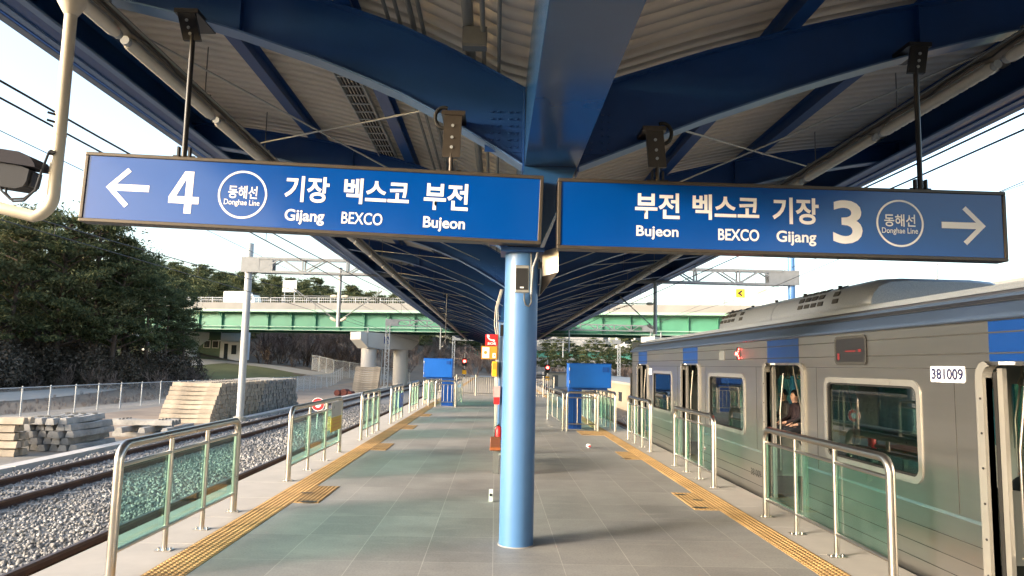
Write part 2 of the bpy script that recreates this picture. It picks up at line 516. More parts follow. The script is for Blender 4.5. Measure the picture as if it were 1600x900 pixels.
def poly_on(mb, pts, org, ax, up, lift=.003, th=.002):
    ax, up = Vector(ax).normalized(), Vector(up).normalized(); n = ax.cross(up)
    a = [Vector(org) + ax * p[0] + up * p[1] + n * lift for p in pts]
    k = len(a)
    mb.add(a, [tuple(range(k))])

def stroke_on(mb, pts, w, org, ax, up, lift=.003, closed=False):
    """flat line of width w through pts in the plane"""
    n = len(pts)
    P2 = [Vector((p[0], p[1])) for p in pts]
    L_, R_ = [], []
    for i in range(n):
        if closed:
            a, b = P2[i - 1], P2[(i + 1) % n]
        else:
            a, b = P2[max(0, i - 1)], P2[min(n - 1, i + 1)]
        d = (b - a).normalized(); q = Vector((-d.y, d.x))
        k = 1.0
        if 0 < i < n - 1 or closed:
            d1 = (P2[i] - P2[i - 1]).normalized()
            k = 1 / max(.35, abs(q.dot(Vector((-d1.y, d1.x)))))
        L_.append(P2[i] + q * w / 2 * k); R_.append(P2[i] - q * w / 2 * k)
    rng_ = range(n if closed else n - 1)
    for i in rng_:
        j = (i + 1) % n
        poly_on(mb, [R_[i], R_[j], L_[j], L_[i]], org, ax, up, lift)

def lerp(xs, ys, x):
    return float(np.interp(x, xs, ys))

def smooth(a, b, x):
    t = np.clip((x - a) / (b - a), 0, 1)
    return t * t * (3 - 2 * t)

# ------------------------------------------------------------------ ground and terrain
GZ = -1.15                      # level of the track yard
def track_bend(y):              # beyond the platform the tracks swing to the right
    return np.where(np.asarray(y) > 95, (np.asarray(y) - 95.) ** 2 * .004, 0.)

def ground_z(x, y):
    x, y = np.asarray(x, float), np.asarray(y, float)
    z = np.full(np.broadcast(x, y).shape, GZ)
    # left side beyond the fence
    wl = smooth(-23., -34., x) * .5 + smooth(-33., -52., x) * 2.4 + smooth(-52., -130., x) * 5
    z = z + wl
    # far bank behind the fence corner and the hill beyond the bridge
    far = smooth(72., 104., y) * smooth(-10., -24., x) * 1.9
    z = z + far
    hill = smooth(104., 190., y - np.clip(x + 25, -60, 60) * .35) * smooth(9., -18., x - track_bend(y) * .0) * 9.5
    z = z + hill
    right = smooth(24., 70., x) * 2 + smooth(165., 330., y) * smooth(4., 26., x - track_bend(y) * .5) * 10
    z = z + right
    z = z + (np.sin(x * .31) * np.cos(y * .27) * .10 + np.sin(x * .11 + y * .17) * .15) * smooth(-22., -36., x)
    return z

def sheet(name, xs, ys, m, lift=0., kind='structure', label=None):
    X, Y = np.meshgrid(xs, ys)
    Z = ground_z(X, Y) + lift
    v = np.stack([X.ravel(), Y.ravel(), Z.ravel()], 1)
    nx, ny = len(xs), len(ys)
    i, j = np.meshgrid(np.arange(nx - 1), np.arange(ny - 1))
    a = (j * nx + i).ravel()
    f = np.stack([a, a + 1, a + nx + 1, a + nx], 1)
    return np_mesh(name, v, f, m, smooth=True, kind=kind, label=label)

sheet('ground', np.r_[-1500, -700, -350, -220, np.arange(-150, 152, 2.), 220, 350, 700, 1500],
      np.r_[-400, -150, -60, np.arange(-30, 260, 2.), 300, 400, 700, 1600], M['terrain'])
sheet('gravel_yard', np.arange(-23.5, 34.1, 1.), np.arange(-30, 112, 1.), M['yard'], .012)

def ribbon(name, pts, w, m, lift, n=80):
    pts = np.array(pts, float)
    t = np.linspace(0, len(pts) - 1, n)
    x = np.interp(t, range(len(pts)), pts[:, 0]); y = np.interp(t, range(len(pts)), pts[:, 1])
    for _ in range(3):
        x[1:-1] = (x[:-2] + x[1:-1] + x[2:]) / 3; y[1:-1] = (y[:-2] + y[1:-1] + y[2:]) / 3
    dx, dy = np.gradient(x), np.gradient(y); l = np.hypot(dx, dy)
    nx_, ny_ = -dy / l, dx / l
    ks = np.linspace(-1, 1, 7)
    V = []
    for k in ks:
        px, py = x + nx_ * w / 2 * k, y + ny_ * w / 2 * k
        V.append(np.stack([px, py, ground_z(px, py) + lift], 1))
    V = np.stack(V, 1).reshape(-1, 3)
    a = (np.arange(n - 1)[:, None] * 7 + np.arange(6)[None]).ravel()
    f = np.stack([a, a + 1, a + 8, a + 7], 1)
    return np_mesh(name, V, f, m, smooth=True, kind='structure')
ribbon('dirt_path', [(-16.3, 26), (-16.6, 50), (-16.2, 72), (-12.5, 92), (-10, 108)], 7.0, M['dirt'], .022)
ribbon('access_road', [(-34, 10), (-30.5, 30), (-30, 44), (-31, 58), (-36, 72), (-40, 88), (-37, 99), (-28, 96), (-20, 90)], 3.6, M['road'], .05)
# lawn below the gate house
gx, gy = np.meshgrid(np.linspace(-62, -24, 30), np.linspace(70, 101, 26))
msk = ((gx + 43) / 19) ** 2 + ((gy - 86) / 15) ** 2
gv = np.stack([-43 + (gx + 43), gy, ground_z(gx, gy) + .03 + 0 * gx], -1).reshape(-1, 3)
fa = []
for j in range(25):
    for i in range(29):
        if max(msk[j, i], msk[j + 1, i], msk[j, i + 1], msk[j + 1, i + 1]) < 1.1:
            fa.append((j * 30 + i, j * 30 + i + 1, (j + 1) * 30 + i + 1, (j + 1) * 30 + i))
np_mesh('grass_bank', gv, fa, M['grass'], smooth=True, kind='structure')

# ------------------------------------------------------------------ ballast and tracks
def ballast_bed(name, x0, x1, y0, y1, top):
    ys = np.arange(y0, y1 + 1, 3.)
    V, F = [], []
    for y in ys:
        b = float(track_bend(y))
        V += [(x0 - .5 + b, y, GZ), (x0 + b, y, top), ((x0 + x1) / 2 + b, y, top + .02), (x1 + b, y, top), (x1 + .5 + b, y, GZ)]
    for i in range(len(ys) - 1):
        for k in range(4):
            F.append((i * 5 + k, i * 5 + k + 1, i * 5 + k + 6, i * 5 + k + 5))
    return np_mesh(name, V, F, M['ballast0'], kind='structure')
BT = -1.02
ballast_bed('ballast_bed', -11.35, -3.9, -20, 190, BT)
ballast_bed('ballast_bed', 3.95, 8.3, -20, 190, BT)

def stones(name, boxes):
    """loose crushed stone as small angular solids"""
    base = np.array([(1, 0, 0), (-1, 0, 0), (0, 1, 0), (0, -1, 0), (0, 0, 1), (0, 0, -1)], float)
    tri = np.array([(0, 2, 4), (2, 1, 4), (1, 3, 4), (3, 0, 4), (2, 0, 5), (1, 2, 5), (3, 1, 5), (0, 3, 5)])
    VV, FF, n0 = [], [], 0
    for (x0, x1, y0, y1, n, s) in boxes:
        x = rng.uniform(x0, x1, n); y = rng.uniform(y0, y1, n)
        keep = np.ones(n, bool)
        for rx in (-10.35, -8.83, -5.8, -4.3):
            keep &= abs(x - rx) > .085
        x, y = x[keep], y[keep]; n = len(x)
        z = BT + rng.uniform(-.01, .035, n)
        sz = s * rng.uniform(.6, 1.35, (n, 1, 1)) * rng.uniform(.65, 1.25, (n, 1, 3))
        v = base[None] * sz + rng.normal(0, s * .22, (n, 6, 3))
        a = rng.uniform(0, 6.28, n); b = rng.uniform(-.9, .9, n)
        ca, sa, cb, sb = np.cos(a), np.sin(a), np.cos(b), np.sin(b)
        y1_, z1_ = v[..., 1] * cb[:, None] - v[..., 2] * sb[:, None], v[..., 1] * sb[:, None] + v[..., 2] * cb[:, None]
        v = np.stack([v[..., 0] * ca[:, None] - y1_ * sa[:, None], v[..., 0] * sa[:, None] + y1_ * ca[:, None], z1_], -1)
        v += np.stack([x, y, z], 1)[:, None]
        VV.append(v.reshape(-1, 3)); FF.append((tri[None] + (np.arange(n) * 6)[:, None, None] + n0).reshape(-1, 3)); n0 += n * 6
    return np_mesh(name, np.concatenate(VV), np.concatenate(FF), M['stone'], kind='stuff')
stones('ballast_stones', [(-11.3, -4.0, 7, 14, 15000, .037), (-11.3, -4.0, 14, 24, 15000, .042), (-11.3, -4.0, 24, 48, 17000, .052),
                          (5.0, 7.9, 20.5, 42, 5000, .05)])

def track(x, y0, y1, label, nsl, s0):
    t = thing('railway_track', label, 'track', (x, y0, GZ))
    ys = np.r_[np.arange(y0, 95, 8.), np.arange(95, y1, 4.)]
    for s in (-1, 1):
        mb = MB(); hd = MB()
        prof = [(-.065, 0), (.065, 0), (.065, .012), (.012, .03), (.012, .105), (-.012, .105), (-.012, .03), (-.065, .012)]
        rings = [[(x + s * .755 + float(track_bend(y)) + p[0], y, BT + .03 + p[1]) for p in prof] for y in ys]
        mb.loft(rings)
        r = mb.build('rail', M['rust'], t)
        prof = [(-.035, .105), (.035, .105), (.037, .14), (.028, .15), (-.028, .15), (-.037, .14)]
        hd.loft([[(x + s * .755 + float(track_bend(y)) + p[0], y, BT + .031 + p[1]) for p in prof] for y in ys])
        hd.build('rail_head', M['railtop'], r)
    for k in range(nsl):
        yy = s0 + k * .62
        MB().prism([(-1.2, -.12), (1.2, -.12), (1.17, .045), (-1.17, .045)], 'y', yy - .12, yy + .12).v and None
        mb = MB()
        mb.prism([(x - 1.2, BT - .1), (x + 1.2, BT - .1), (x + 1.17, BT + .035), (x - 1.17, BT + .035)], 'y', yy - .12, yy + .12)
        mb.build('sleeper', M['sleeper'], t)
    return t
track(-5.05, -20, 170, 'rusty track running right beside the left platform edge', 24, 8.2)
track(-9.59, -20, 170, 'rusty track farther from the platform, next to the pale cable trough', 62, 10.2)
track(5.45, -20, 170, 'track under the silver train, its rails showing past the train end', 30, 20.8)

mb = MB()
for k in range(38):                                 # concrete cable trough with lids along the yard edge
    y = -6 + k * 3.0
    dz = random.uniform(-.012, .012); dx = random.uniform(-.02, .02)
    mb.box(-11.98 + dx, -11.58 + dx, y, y + 2.985, GZ - .1, BT + .10 + dz)
tag(mb.build('cable_trough', M['coping']), 'long pale concrete cable trough along the outer edge of the left tracks', 'cable trough')

# ------------------------------------------------------------------ platform
PX0, PX1, PY0, PY1 = -3.72, 3.79, -12., 114.
mb = MB(); mb.box(PX0 + .09, PX1 - .05, PY0, PY1, GZ - .2, -.016)
mb.build('platform', M['conc'], kind='structure')
def strip(name, x0, x1, y0, y1, z0, z1, m):
    mb = MB(); mb.box(x0, x1, y0, y1, z0, z1)
    return mb.build(name, m, kind='structure')
strip('platform_paving', -2.505, 2.895, PY0, PY1, -.0155, 0, M['paving'])
mb = MB()
for sgn, x0, x1 in ((-1, PX0, -2.862), (1, 3.182, PX1)):
    y = PY0
    while y < PY1:
        mb.box(x0, x1, y + .004, y + 1.196, -.015 if sgn > 0 else -.015, .002)
        y += 1.2
    # nosing lip
    xe = x0 if sgn < 0 else x1
    mb.box(min(xe, xe + .1 * -sgn), max(xe, xe + .1 * -sgn), PY0, PY1, -.19, -.0153)
mb.build('platform_coping', M['coping'], kind='structure')

def tactile(x0, x1, nd, branches, name):
    mb = MB()
    mb.box(x0, x1, PY0, PY1, -.015, .004)
    pitch = (x1 - x0) / nd
    def dots(xa, xb, ya, yb, n):
        p = (xb - xa) / n
        ny = max(1, round((yb - ya) / p)); py = (yb - ya) / ny
        V, F = [], []
        k = 6
        for i in range(n):
            for j in range(ny):
                cx, cy = xa + (i + .5) * p, ya + (j + .5) * py
                b = len(V)
                for (r, z) in ((.40 * p, .0041), (.26 * p, .0105)):
                    for q in range(k):
                        V.append((cx + r * math.cos(q * math.tau / k), cy + r * math.sin(q * math.tau / k), z))
                for q in range(k):
                    F.append((b + q, b + (q + 1) % k, b + k + (q + 1) % k, b + k + q))
                F.append(tuple(b + k + q for q in range(k)))
        mb.add(V, F)
    dots(x0 + .005, x1 - .005, 5.2, 16.0, nd)
    # farther off the studs run together into ribs
    for i in range(nd):
        cx = x0 + (i + .5) * pitch
        mb.prism([(cx - .42 * pitch, .0041), (cx + .42 * pitch, .0041), (cx + .22 * pitch, .0105), (cx - .22 * pitch, .0105)], 'y', 16.0, 60.)
    for (bx0, bx1, y) in branches:
        mb.box(bx0, bx1, y, y + 1.25, -.0148, .0045)
        n = max(3, round((bx1 - bx0) / pitch))
        for i in range(n):
            cx = bx0 + (i + .5) * (bx1 - bx0) / n
            mb.prism([(cx - .36 * pitch, .0046), (cx + .36 * pitch, .0046), (cx + .2 * pitch, .0105), (cx - .2 * pitch, .0105)], 'y', y + .03, y + 1.22)
    return mb.build(name, M['tactile'], kind='structure')
tactile(-2.858, -2.51, 6, [(-2.503, -2.18, 9.3), (-2.503, -2.18, 14.9), (-2.503, -2.18, 19.7), (-2.503, -2.18, 24.5)], 'tactile_paving')
tactile(2.90, 3.178, 5, [(2.58, 2.893, 9.3), (2.58, 2.893, 14.2), (2.3, 2.893, 19.0)], 'tactile_paving')
# scraped adhesive patches where tactile tiles were patched
mb = MB()
for (x, y, w, d) in ((-2.32, 9.35, .30, .16), (-2.5, 9.95, .22, .1), (2.66, 9.42, .26, .14), (2.80, 9.95, .2, .1), (2.66, 10.35, .2, .1), (2.62, 14.3, .24, .12), (2.42, 19.1, .3, .12)):
    pts = [(x + w / 2 * math.cos(a) * random.uniform(.6, 1.15), y + d / 2 * math.sin(a) * random.uniform(.6, 1.15), .0118) for a in np.linspace(0, math.tau, 11)[:-1]]
    mb.add(pts, [tuple(range(10))])
mb.build('tar_patches', M['groove'], kind='structure')

# ------------------------------------------------------------------ canopy: columns, ridge girder, curved cross beams, purlins, roof sheet
CL, CR = .25, .80                        # sides of the ridge girder
LB = ([-5.85, -4.8, -4.06, -3.06, -1.8, -1.0, -.4, .25], [5.83, 5.68, 5.52, 5.30, 4.89, 4.56, 4.24, 3.84])
RB = ([.80, 1.3, 2.17, 3.3, 4.36, 5.43, 6.6, 7.75], [3.84, 4.05, 4.42, 4.84, 5.18, 5.47, 5.72, 5.90])
def zb(x):                               # underside of a cross beam
    if x <= CL: return lerp(LB[0], LB[1], x)
    if x >= CR: return lerp(RB[0], RB[1], x)
    return 3.84
def hb(x):                               # beam depth, deep at the girder and slim at the eaves
    d = max(0, CL - x, x - CR)
    return .86 - .48 * min(1, d / 6.2)
CY0, CY1 = -10.6, 112.
beam_y = [7.41 + 6 * k for k in range(-3, 18)]
canopy = thing('platform_canopy', 'long blue steel canopy with curved beams carried by a row of pale blue columns', 'canopy', (.52, 7.41, 0))
XL = np.r_[np.linspace(-5.85, .25, 15)]
XR = np.r_[np.linspace(.80, 7.75, 16)]
XA = np.concatenate([XL, XR])
for y in beam_y:
    web, fl = MB(), MB()
    for xs in (XL, XR):
        a = [(x, zb(x) + .02) for x in xs]; b = [(x, zb(x) + hb(x) - .02) for x in xs]
        web.loft([[(p[0], y - .008, p[1]), (p[0], y + .008, p[1]), (q[0], y + .008, q[1]), (q[0], y - .008, q[1])] for p, q in zip(a, b)])
        web.loft([[(x, y - .11, zb(x) + hb(x) - .02), (x, y + .11, zb(x) + hb(x) - .02), (x, y + .11, zb(x) + hb(x)), (x, y - .11, zb(x) + hb(x))] for x in xs])
        fl.loft([[(x, y - .125, zb(x)), (x, y + .125, zb(x)), (x, y + .125, zb(x) + .02), (x, y - .125, zb(x) + .02)] for x in xs])
        # stiffener plates at the girder end and half way
        for xx in (xs[len(xs) // 2],):
            web.box(xx - .006, xx + .006, y - .1, y - .0085, zb(xx) + .021, zb(xx) + hb(xx) - .021)
    bm_ = web.build('cross_beam', M['canopy'], canopy)
    fl.build('bottom_flange', M['flange'], bm_)
    if -5 < y < 30:
        for xg, s_ in ((CL, -1), (CR, 1)):
            ep = MB(); ep.box(min(xg + .002 * s_, xg + .02 * s_), max(xg + .002 * s_, xg + .02 * s_), y - .13, y + .13, 3.80, 4.70)
            ep.box(min(xg + .021 * s_, xg + .42 * s_), max(xg + .021 * s_, xg + .42 * s_), y - .02, y - .0085, 4.02, 4.52)
            for bz in np.linspace(4.08, 4.46, 6):
                for bx_ in (.09, .16, .28, .35):
                    c_ = Vector((xg + bx_ * s_, y - .0205, bz)); ep.tube([c_, c_ - Vector((0, .016, 0))], .016, 6)
            ep.build('splice_plate', M['canopy'], bm_)
g = MB(); g.box(CL + .003, CR - .003, CY0, CY1, 3.83, 4.78)
g.build('ridge_girder', M['girder'], canopy)
for i, y in enumerate([7.41 + 12 * k for k in range(-1, 9)]):
    c = MB()
    c.tube([(.25, y, -.002), (.25, y, 2.93)], .172, 32)
    cp = c.build('column', M['column'], canopy)
    c = MB()
    c.loft([[(.09 + .16 * t - .16 * 0, y - .18 - .0 * t, 2.975 + .853 * t), (.42 + .37 * t, y - .18, 2.975 + .853 * t),
             (.42 + .37 * t, y + .18, 2.975 + .853 * t), (.09 + .16 * t, y + .18, 2.975 + .853 * t)] for t in (0, .25, .5, .75, 1)])
    c.build('column_haunch', M['girder'], cp)
    c = MB(); c.box(.03, .47, y - .22, y + .22, 2.93, 2.975); c.build('cap_plate', M['canopy'], cp)
    c = MB(); c.tube([(.25, y, -.001), (.25, y, .006)], .186, 32); c.build('base_collar', M['coping'], cp)
def zdeck(x): return zb(x) + hb(x) + .27
for x, w in ((-5.5, .13), (-3.56, .17), (-1.72, .17), (3.1, .17), (4.9, .17), (6.95, .13)):
    zt = zb(x) + hb(x)
    p = MB()
    p.box(x - .006, x + .006, CY0, CY1, zt + .013, zt + .235); p.box(x - w / 2, x + w / 2, CY0, CY1, zt + .001, zt + .0128); p.box(x - w / 2, x + w / 2, CY0, CY1, zt + .236, zt + .248)
    p.build('purlin', M['canopy'], canopy)
# thin diagonal tie rods in each bay
for sgn in (-1, 1):
    p = MB()
    xa, xb = (-4.9, -.5) if sgn < 0 else (6.0, 1.6)
    for y0, y1 in zip(beam_y[3:12], beam_y[4:13]):
        p.tube([(xa, y0 + .15, zb(xa) + .06), (xb, y1 - .15, zb(xb) + .3)], .013, 6)
        p.tube([(xb, y0 + .15, zb(xb) + .3), (xa, y1 - .15, zb(xa) + .06)], .013, 6)
    p.build('tie_rod', M['galv'], canopy)
# corrugated roof sheet
ys, zo = [], []
yy = CY0 - .5
while yy < CY1 + .5:
    for d, z in ((0, 0), (.17, 0), (.182, .075), (.238, .075)):
        ys.append(yy + d); zo.append(z)
    yy += .25
for xs in (np.linspace(-5.95, .52, 14), np.linspace(.522, 7.85, 15)):
    V = np.array([(x, y, (zdeck(x) if not CL < x < CR else zdeck(CL) - .0) + z) for y, z in zip(ys, zo) for x in xs])
    n = len(xs)
    a = (np.arange(len(ys) - 1)[:, None] * n + np.arange(n - 1)[None]).ravel()
    np_mesh('roof_sheet', V, np.stack([a, a + 1, a + n + 1, a + n], 1), M['deck'], canopy)
# eaves: fascia, soffit strip and gutter
for xe, s in ((-5.9, -1), (7.8, 1)):
    z = zb(xe)
    p = MB()
    p.box(min(xe, xe + .03 * s), max(xe, xe + .03 * s), CY0, CY1, z - .03, z + .72)
    p.build('fascia', M['canopy'], canopy)
    p = MB()
    xi = xe - .55 * s
    p.loft([[(xe - .002 * s, y, z - .016), (xi, y, zb(xi) - .016), (xi, y, zb(xi) - .003), (xe - .002 * s, y, z - .003)] for y in (CY0, CY1)])
    p.build('soffit_strip', M['canopy'], canopy)
    p = MB()
    for o_, w_ in ((.10, .05), (.50, .05)):
        xx = xe - o_ * s
        p.box(xx - w_, xx + w_, CY0, CY1, zb(xx) - .055, zb(xx) - .0165)
    p.build('eave_rail', M['flange'], canopy)
    p = MB()
    xo = xe + .034 * s
    p.prism([(xo, z - .06), (xo + .12 * s, z - .06), (xo + .17 * s, z + .10), (xo + .155 * s, z + .10), (xo + .11 * s, z - .045), (xo, z - .045)], 'y', CY0, CY1)
    p.build('gutter', M['gutter'], canopy)

# services under the roof: conduits, cable ladder, junction box
for x, r, lab in ((-1.25, .022, 'thin grey conduit left of the cable ladder, under the roof sheet'), (-1.12, .022, 'thin grey conduit right beside the outermost one under the left roof'),
                  (-.86, .024, 'grey conduit left of the thick pipe under the roof'), (-.97, .03, 'grey conduit between the two thin pairs under the left roof'),
                  (-.35, .055, 'thick grey pipe under the left roof near the ridge'), (-.20, .024, 'slim pipe right beside the thick grey roof pipe'), (-.04, .02, 'slimmest pipe nearest the ridge girder')):
    z = zb(x) + hb(x) + .05 + r
    t = thing('roof_conduit', lab, 'conduit', (x, 0, z))
    p = MB(); p.tube([(x, CY0 + .3, z), (x, CY1 - .3, z)], r, 10); p.build('pipe', M['conduit'], t)
x = -2.15
zc = zb(x) + hb(x) - .02
t = thing('cable_ladder', 'grey ladder tray carrying black cables along the left roof', 'cable ladder', (x, 0, zc))
p = MB()
for s in (-.16, .16):
    p.box(x + s - .008, x + s + .008, CY0 + .4, CY1 - .4, zc + .03, zc + .11)
for y in np.arange(-3, 60, .35):
    p.box(x - .151, x + .151, y - .015, y + .015, zc + .035, zc + .05)
p.build('tray', M['galv'], t)
p = MB()
for k in range(5):
    xx = x - .11 + k * .05
    p.tube([(xx, CY0 + .5, zc + .072), (xx, CY1 - .5, zc + .072)], .017, 6)
p.build('cables', M['rubber'], t)
p = MB(); p.obox((-.28, 6.75, 4.86), .24, .12, .20)
jb = p.build('junction_box', M['conduit']); tag(jb, 'small grey metal box at the end of a roof pipe near the ridge', 'junction box')
p = MB(); p.obox((-.28, 6.684, 4.875), .21, .012, .17); p.build('cover_plate', M['conduit'], jb)

# fluorescent light rows: tray on rods and a chain of tube fittings each side
def light_row(lx, lz, side):
    t = thing('lighting_tray', f'dark metal tray on thin rods carrying the {side} row of lights', 'lighting tray', (lx, 0, lz))
    p = MB(); p.box(lx - .075, lx + .075, -6, 108, lz + .075, lz + .17); p.build('tray', M['tray'], t)
    for y in np.arange(-.7, 60, 2.6):
        p = MB(); p.tube([(lx + .03, y, lz + .17), (lx + .03, y, zb(lx) + hb(lx) + .05)], .009, 5)
        p.box(lx - .11, lx + .11, y - .02, y + .02, lz + .1705, lz + .19)
        p.build('hanger_rod', M['conduit'], t)
    p = MB(); off = .12 if side == 'left' else -.12
    p.tube([(lx + off, -6, lz + .13), (lx + off, 108, lz + .13)], .017, 6); p.tube([(lx + off * 1.4, -6, lz + .10), (lx + off * 1.4, 108, lz + .10)], .010, 6)
    p.build('conduit', M['conduit'], t)
    p = MB()
    ys = np.arange(-2, 60, .16)
    p.tube([(lx + off * .66, y, lz + .10 + .02 * math.sin(y * 4.8) + .012 * math.sin(y * 11.3)) for y in ys], .013, 5)
    p.build('loose_cable', M['black'], t)
    first = None
    ys_ = [-.15 + 2.58 * k for k in range(41)]
    for k, y in enumerate(ys_):
        lab = f'tubular light fitting in the long row under the {side} half of the canopy'
        grp = f'fluorescent fittings of the {side} row'
        if first is None:
            f = thing('tube_light', lab, 'light', (lx, y, lz), grp)
            p = MB(); p.tube([(lx, y + .10, lz), (lx, y + .16, lz), (lx, y + 2.36, lz), (lx, y + 2.42, lz)], [.055, .068, .068, .055], 14); p.build('diffuser', M['lens'], f)
            for e, q in ((y + .03, y + .0995), (y + 2.4205, y + 2.49)):
                p = MB(); p.tube([(lx, e, lz), (lx, q, lz)], .05, 12); p.build('end_cap', M['galvlight'], f)
            p = MB(); p.box(lx - .045, lx + .045, y + .2, y + 2.3, lz + .055, lz + .0745); p.build('mount', M['galv'], f)
            first = f
        else:
            dup(first, (lx, y, lz), lab, grp)
light_row(-4.15, 5.23, 'left')
light_row(5.57, 5.27, 'right')

# ------------------------------------------------------------------ hanging direction signs
def circle(c, r, n=48): return [(c[0] + r * math.cos(a), c[1] + r * math.sin(a)) for a in np.linspace(0, math.tau, n + 1)[:-1]]
def sign(org, tilt, W, Hh, label, items, digit, arrow, circ, hang):
    c, s_ = math.cos(tilt), math.sin(tilt)
    ax, up = Vector((c, 0, s_)), Vector((-s_, 0, c))
    nrm = ax.cross(up)                               # towards the viewer (-y)
    org = Vector(org)
    t = thing('hanging_sign', label, 'sign', org + ax * W / 2 - up * Hh)
    def q(u, v, d): return org + ax * u + up * v + nrm * d
    def slab(mb, u0, u1, v0, v1, d0, d1):
        vs = [q(u, v, d) for d in (d0, d1) for v in (v0, v1) for u in (u0, u1)]
        mb.add(vs, [(0, 2, 3, 1), (4, 5, 7, 6), (0, 1, 5, 4), (2, 6, 7, 3), (0, 4, 6, 2), (1, 3, 7, 5)])
    f = .036
    p = MB()
    slab(p, 0, W, -f, 0, -.16, .012); slab(p, 0, W, -Hh, -Hh + f, -.16, .012)
    slab(p, 0, f, -Hh + f, -f, -.16, .012); slab(p, W - f, W, -Hh + f, -f, -.16, .012)
    fr = p.build('frame', M['frame'], t)
    bv = fr.modifiers.new('bevel', 'BEVEL'); bv.width = .006; bv.segments = 2; bv.limit_method = 'ANGLE'
    p = MB(); slab(p, f, W - f, -Hh + f, -f, -.15, 0)
    p.build('panel', M['signblue'], t)
    for body, box, bold in items:
        text_on(body, org, ax, up, box, M['white'], t, bold)
    if digit[0] == '4':
        u0, v0, u1, v1 = digit[1]; W4, H4 = u1 - u0, v1 - v0
        def m4(pts): return [(u0 + a * W4, v0 + b * H4) for a, b in pts]
        p = MB()
        poly_on(p, m4([(0, .23), (.535, .23), (.535, .40), (.24, .40), (0, .385)]), org, ax, up)
        poly_on(p, m4([(0, .385), (.24, .40), (.535, .82), (.535, 1), (.47, 1)]), org, ax, up)
        poly_on(p, m4([(.535, 0), (.77, 0), (.77, 1), (.535, 1)]), org, ax, up)
        poly_on(p, m4([(.77, .23), (1, .23), (1, .40), (.77, .40)]), org, ax, up)
        p.build('lettering', M['white'], t)
    else:
        text_on(digit[0], org, ax, up, digit[1], M['white'], t, digit[2])
    p = MB()
    stroke_on(p, circle(circ, .232), .020, org, ax, up, closed=True)
    p.build('line_ring', M['white'], t)
    (tx, tl, v, d) = arrow                           # tip u, tail u, centre v, direction
    w = .033; hd = .20
    p = MB()
    a = [(tx, v), (tx - d * (hd), v + hd)]
    k = w * 1.41
    poly_on(p, [(tx, v), (tx - d * hd, v + hd), (tx - d * (hd + k * .75), v + hd - k * .75), (tx - d * k * 1.42, v)], org, ax, up)
    poly_on(p, [(tx, v), (tx - d * k * 1.42, v), (tx - d * (hd + k * .75), v - hd + k * .75), (tx - d * hd, v - hd)], org, ax, up)
    poly_on(p, [(tx - d * (k * 1.42 + w), v + w), (tx - d * (k * 1.42 + w), v - w), (tl, v - w), (tl, v + w)], org, ax, up)
    poly_on(p, [(tx - d * (k * 1.42 + w), v + w), (tx - d * k * 1.42, v), (tx - d * (k * 1.42 + w), v - w)], org, ax, up)
    p.build('arrow', M['white'], t)
    for (u, xt, zt, kind) in hang:                   # suspension rods with clamp plates on the beam flange
        b = q(u, 0, -.075)
        top = Vector((xt, 7.30, zt))
        p = MB()
        if kind == 'long':
            p.tube([b + Vector((0, 0, .02)), Vector((b.x, b.y, top.z - .2))], .026, 12)
            pl = p.build('hanger', M['black'], t)
        else:
            p.tube([b + Vector((0, 0, .02)), Vector((b.x, b.y, b.z + .2))], .022, 12)
            pl = p.build('hanger', M['frame'], t)
        p = MB()
        for e in (-.055, .055):
            p.bar(b + ax * e + Vector((0, 0, .001)), b + ax * e + Vector((0, 0, .12)), .018, .05)
        p.bar(b - ax * .11 + Vector((0, 0, .008)), b + ax * .11 + Vector((0, 0, .008)), .05, .012, up=(0, 1, 0))
        p.build('clevis', M['black'], pl)
        p = MB()
        z0 = (top.z - .26) if kind == 'long' else b.z + .16
        dx = top.x - b.x
        p.loft([[(b.x + dx * t_ - .09, b.y - .02, z0 + (top.z + .03 - z0) * t_), (b.x + dx * t_ + .09, b.y - .02, z0 + (top.z + .03 - z0) * t_),
                 (b.x + dx * t_ + .09, b.y + .02, z0 + (top.z + .03 - z0) * t_), (b.x + dx * t_ - .09, b.y + .02, z0 + (top.z + .03 - z0) * t_)] for t_ in (0, 1)])
        p.box(top.x - .12, top.x + .12, b.y - .03, 7.56, top.z + .0305, top.z + .075)
        p.build('clamp_plate', M['black'] if kind == 'long' else M['frame'], pl)
        for zz in (.25, .5, .8):
            p = MB(); cc = Vector((b.x + dx * zz, b.y - .021, z0 + (top.z - z0) * zz))
            p.tube([cc, cc - Vector((0, .012, 0))], .016, 8)
            p.build('bolt', M['galv'], pl)
        if kind == 'short':
            p = MB()
            sg = -1 if xt < .5 else 1
            cz = Vector((top.x + .10 * sg, 7.15, top.z + .02))
            p.tube([cz + Vector((sg * .09 * math.sin(a), 0, .11 * math.cos(a))) for a in np.linspace(-.4, 3.5, 14)], .020, 8)
            p.build('cable_loop', M['rubber'], pl)
    return t
sign((-4.111, 7.03, 3.794), -.0259, 4.554, .701, 'long blue sign with number 4, left arrow and white Korean text', [
    ('동해선', (1.432, -.392, 1.718, -.262), .016), ('Donghae Line', (1.398, -.474, 1.748, -.402), .006),
    ('기장', (1.985, -.395, 2.424, -.132), .026), ('Gijang', (2.005, -.624, 2.395, -.470), .022),
    ('벡스코', (2.570, -.385, 3.219, -.126), .026), ('BEXCO', (2.566, -.590, 2.970, -.470), .012),
    ('부전', (3.366, -.405, 3.809, -.126), .026), ('Bujeon', (3.374, -.622, 3.790, -.472), .022)],
    ('4', (.852, -.570, 1.150, -.146), .045), (.230, .654, -.343, -1), (1.574, -.352),
    [(.93, -3.26, 5.27, 'long'), (3.61, -.49, 4.27, 'short')])
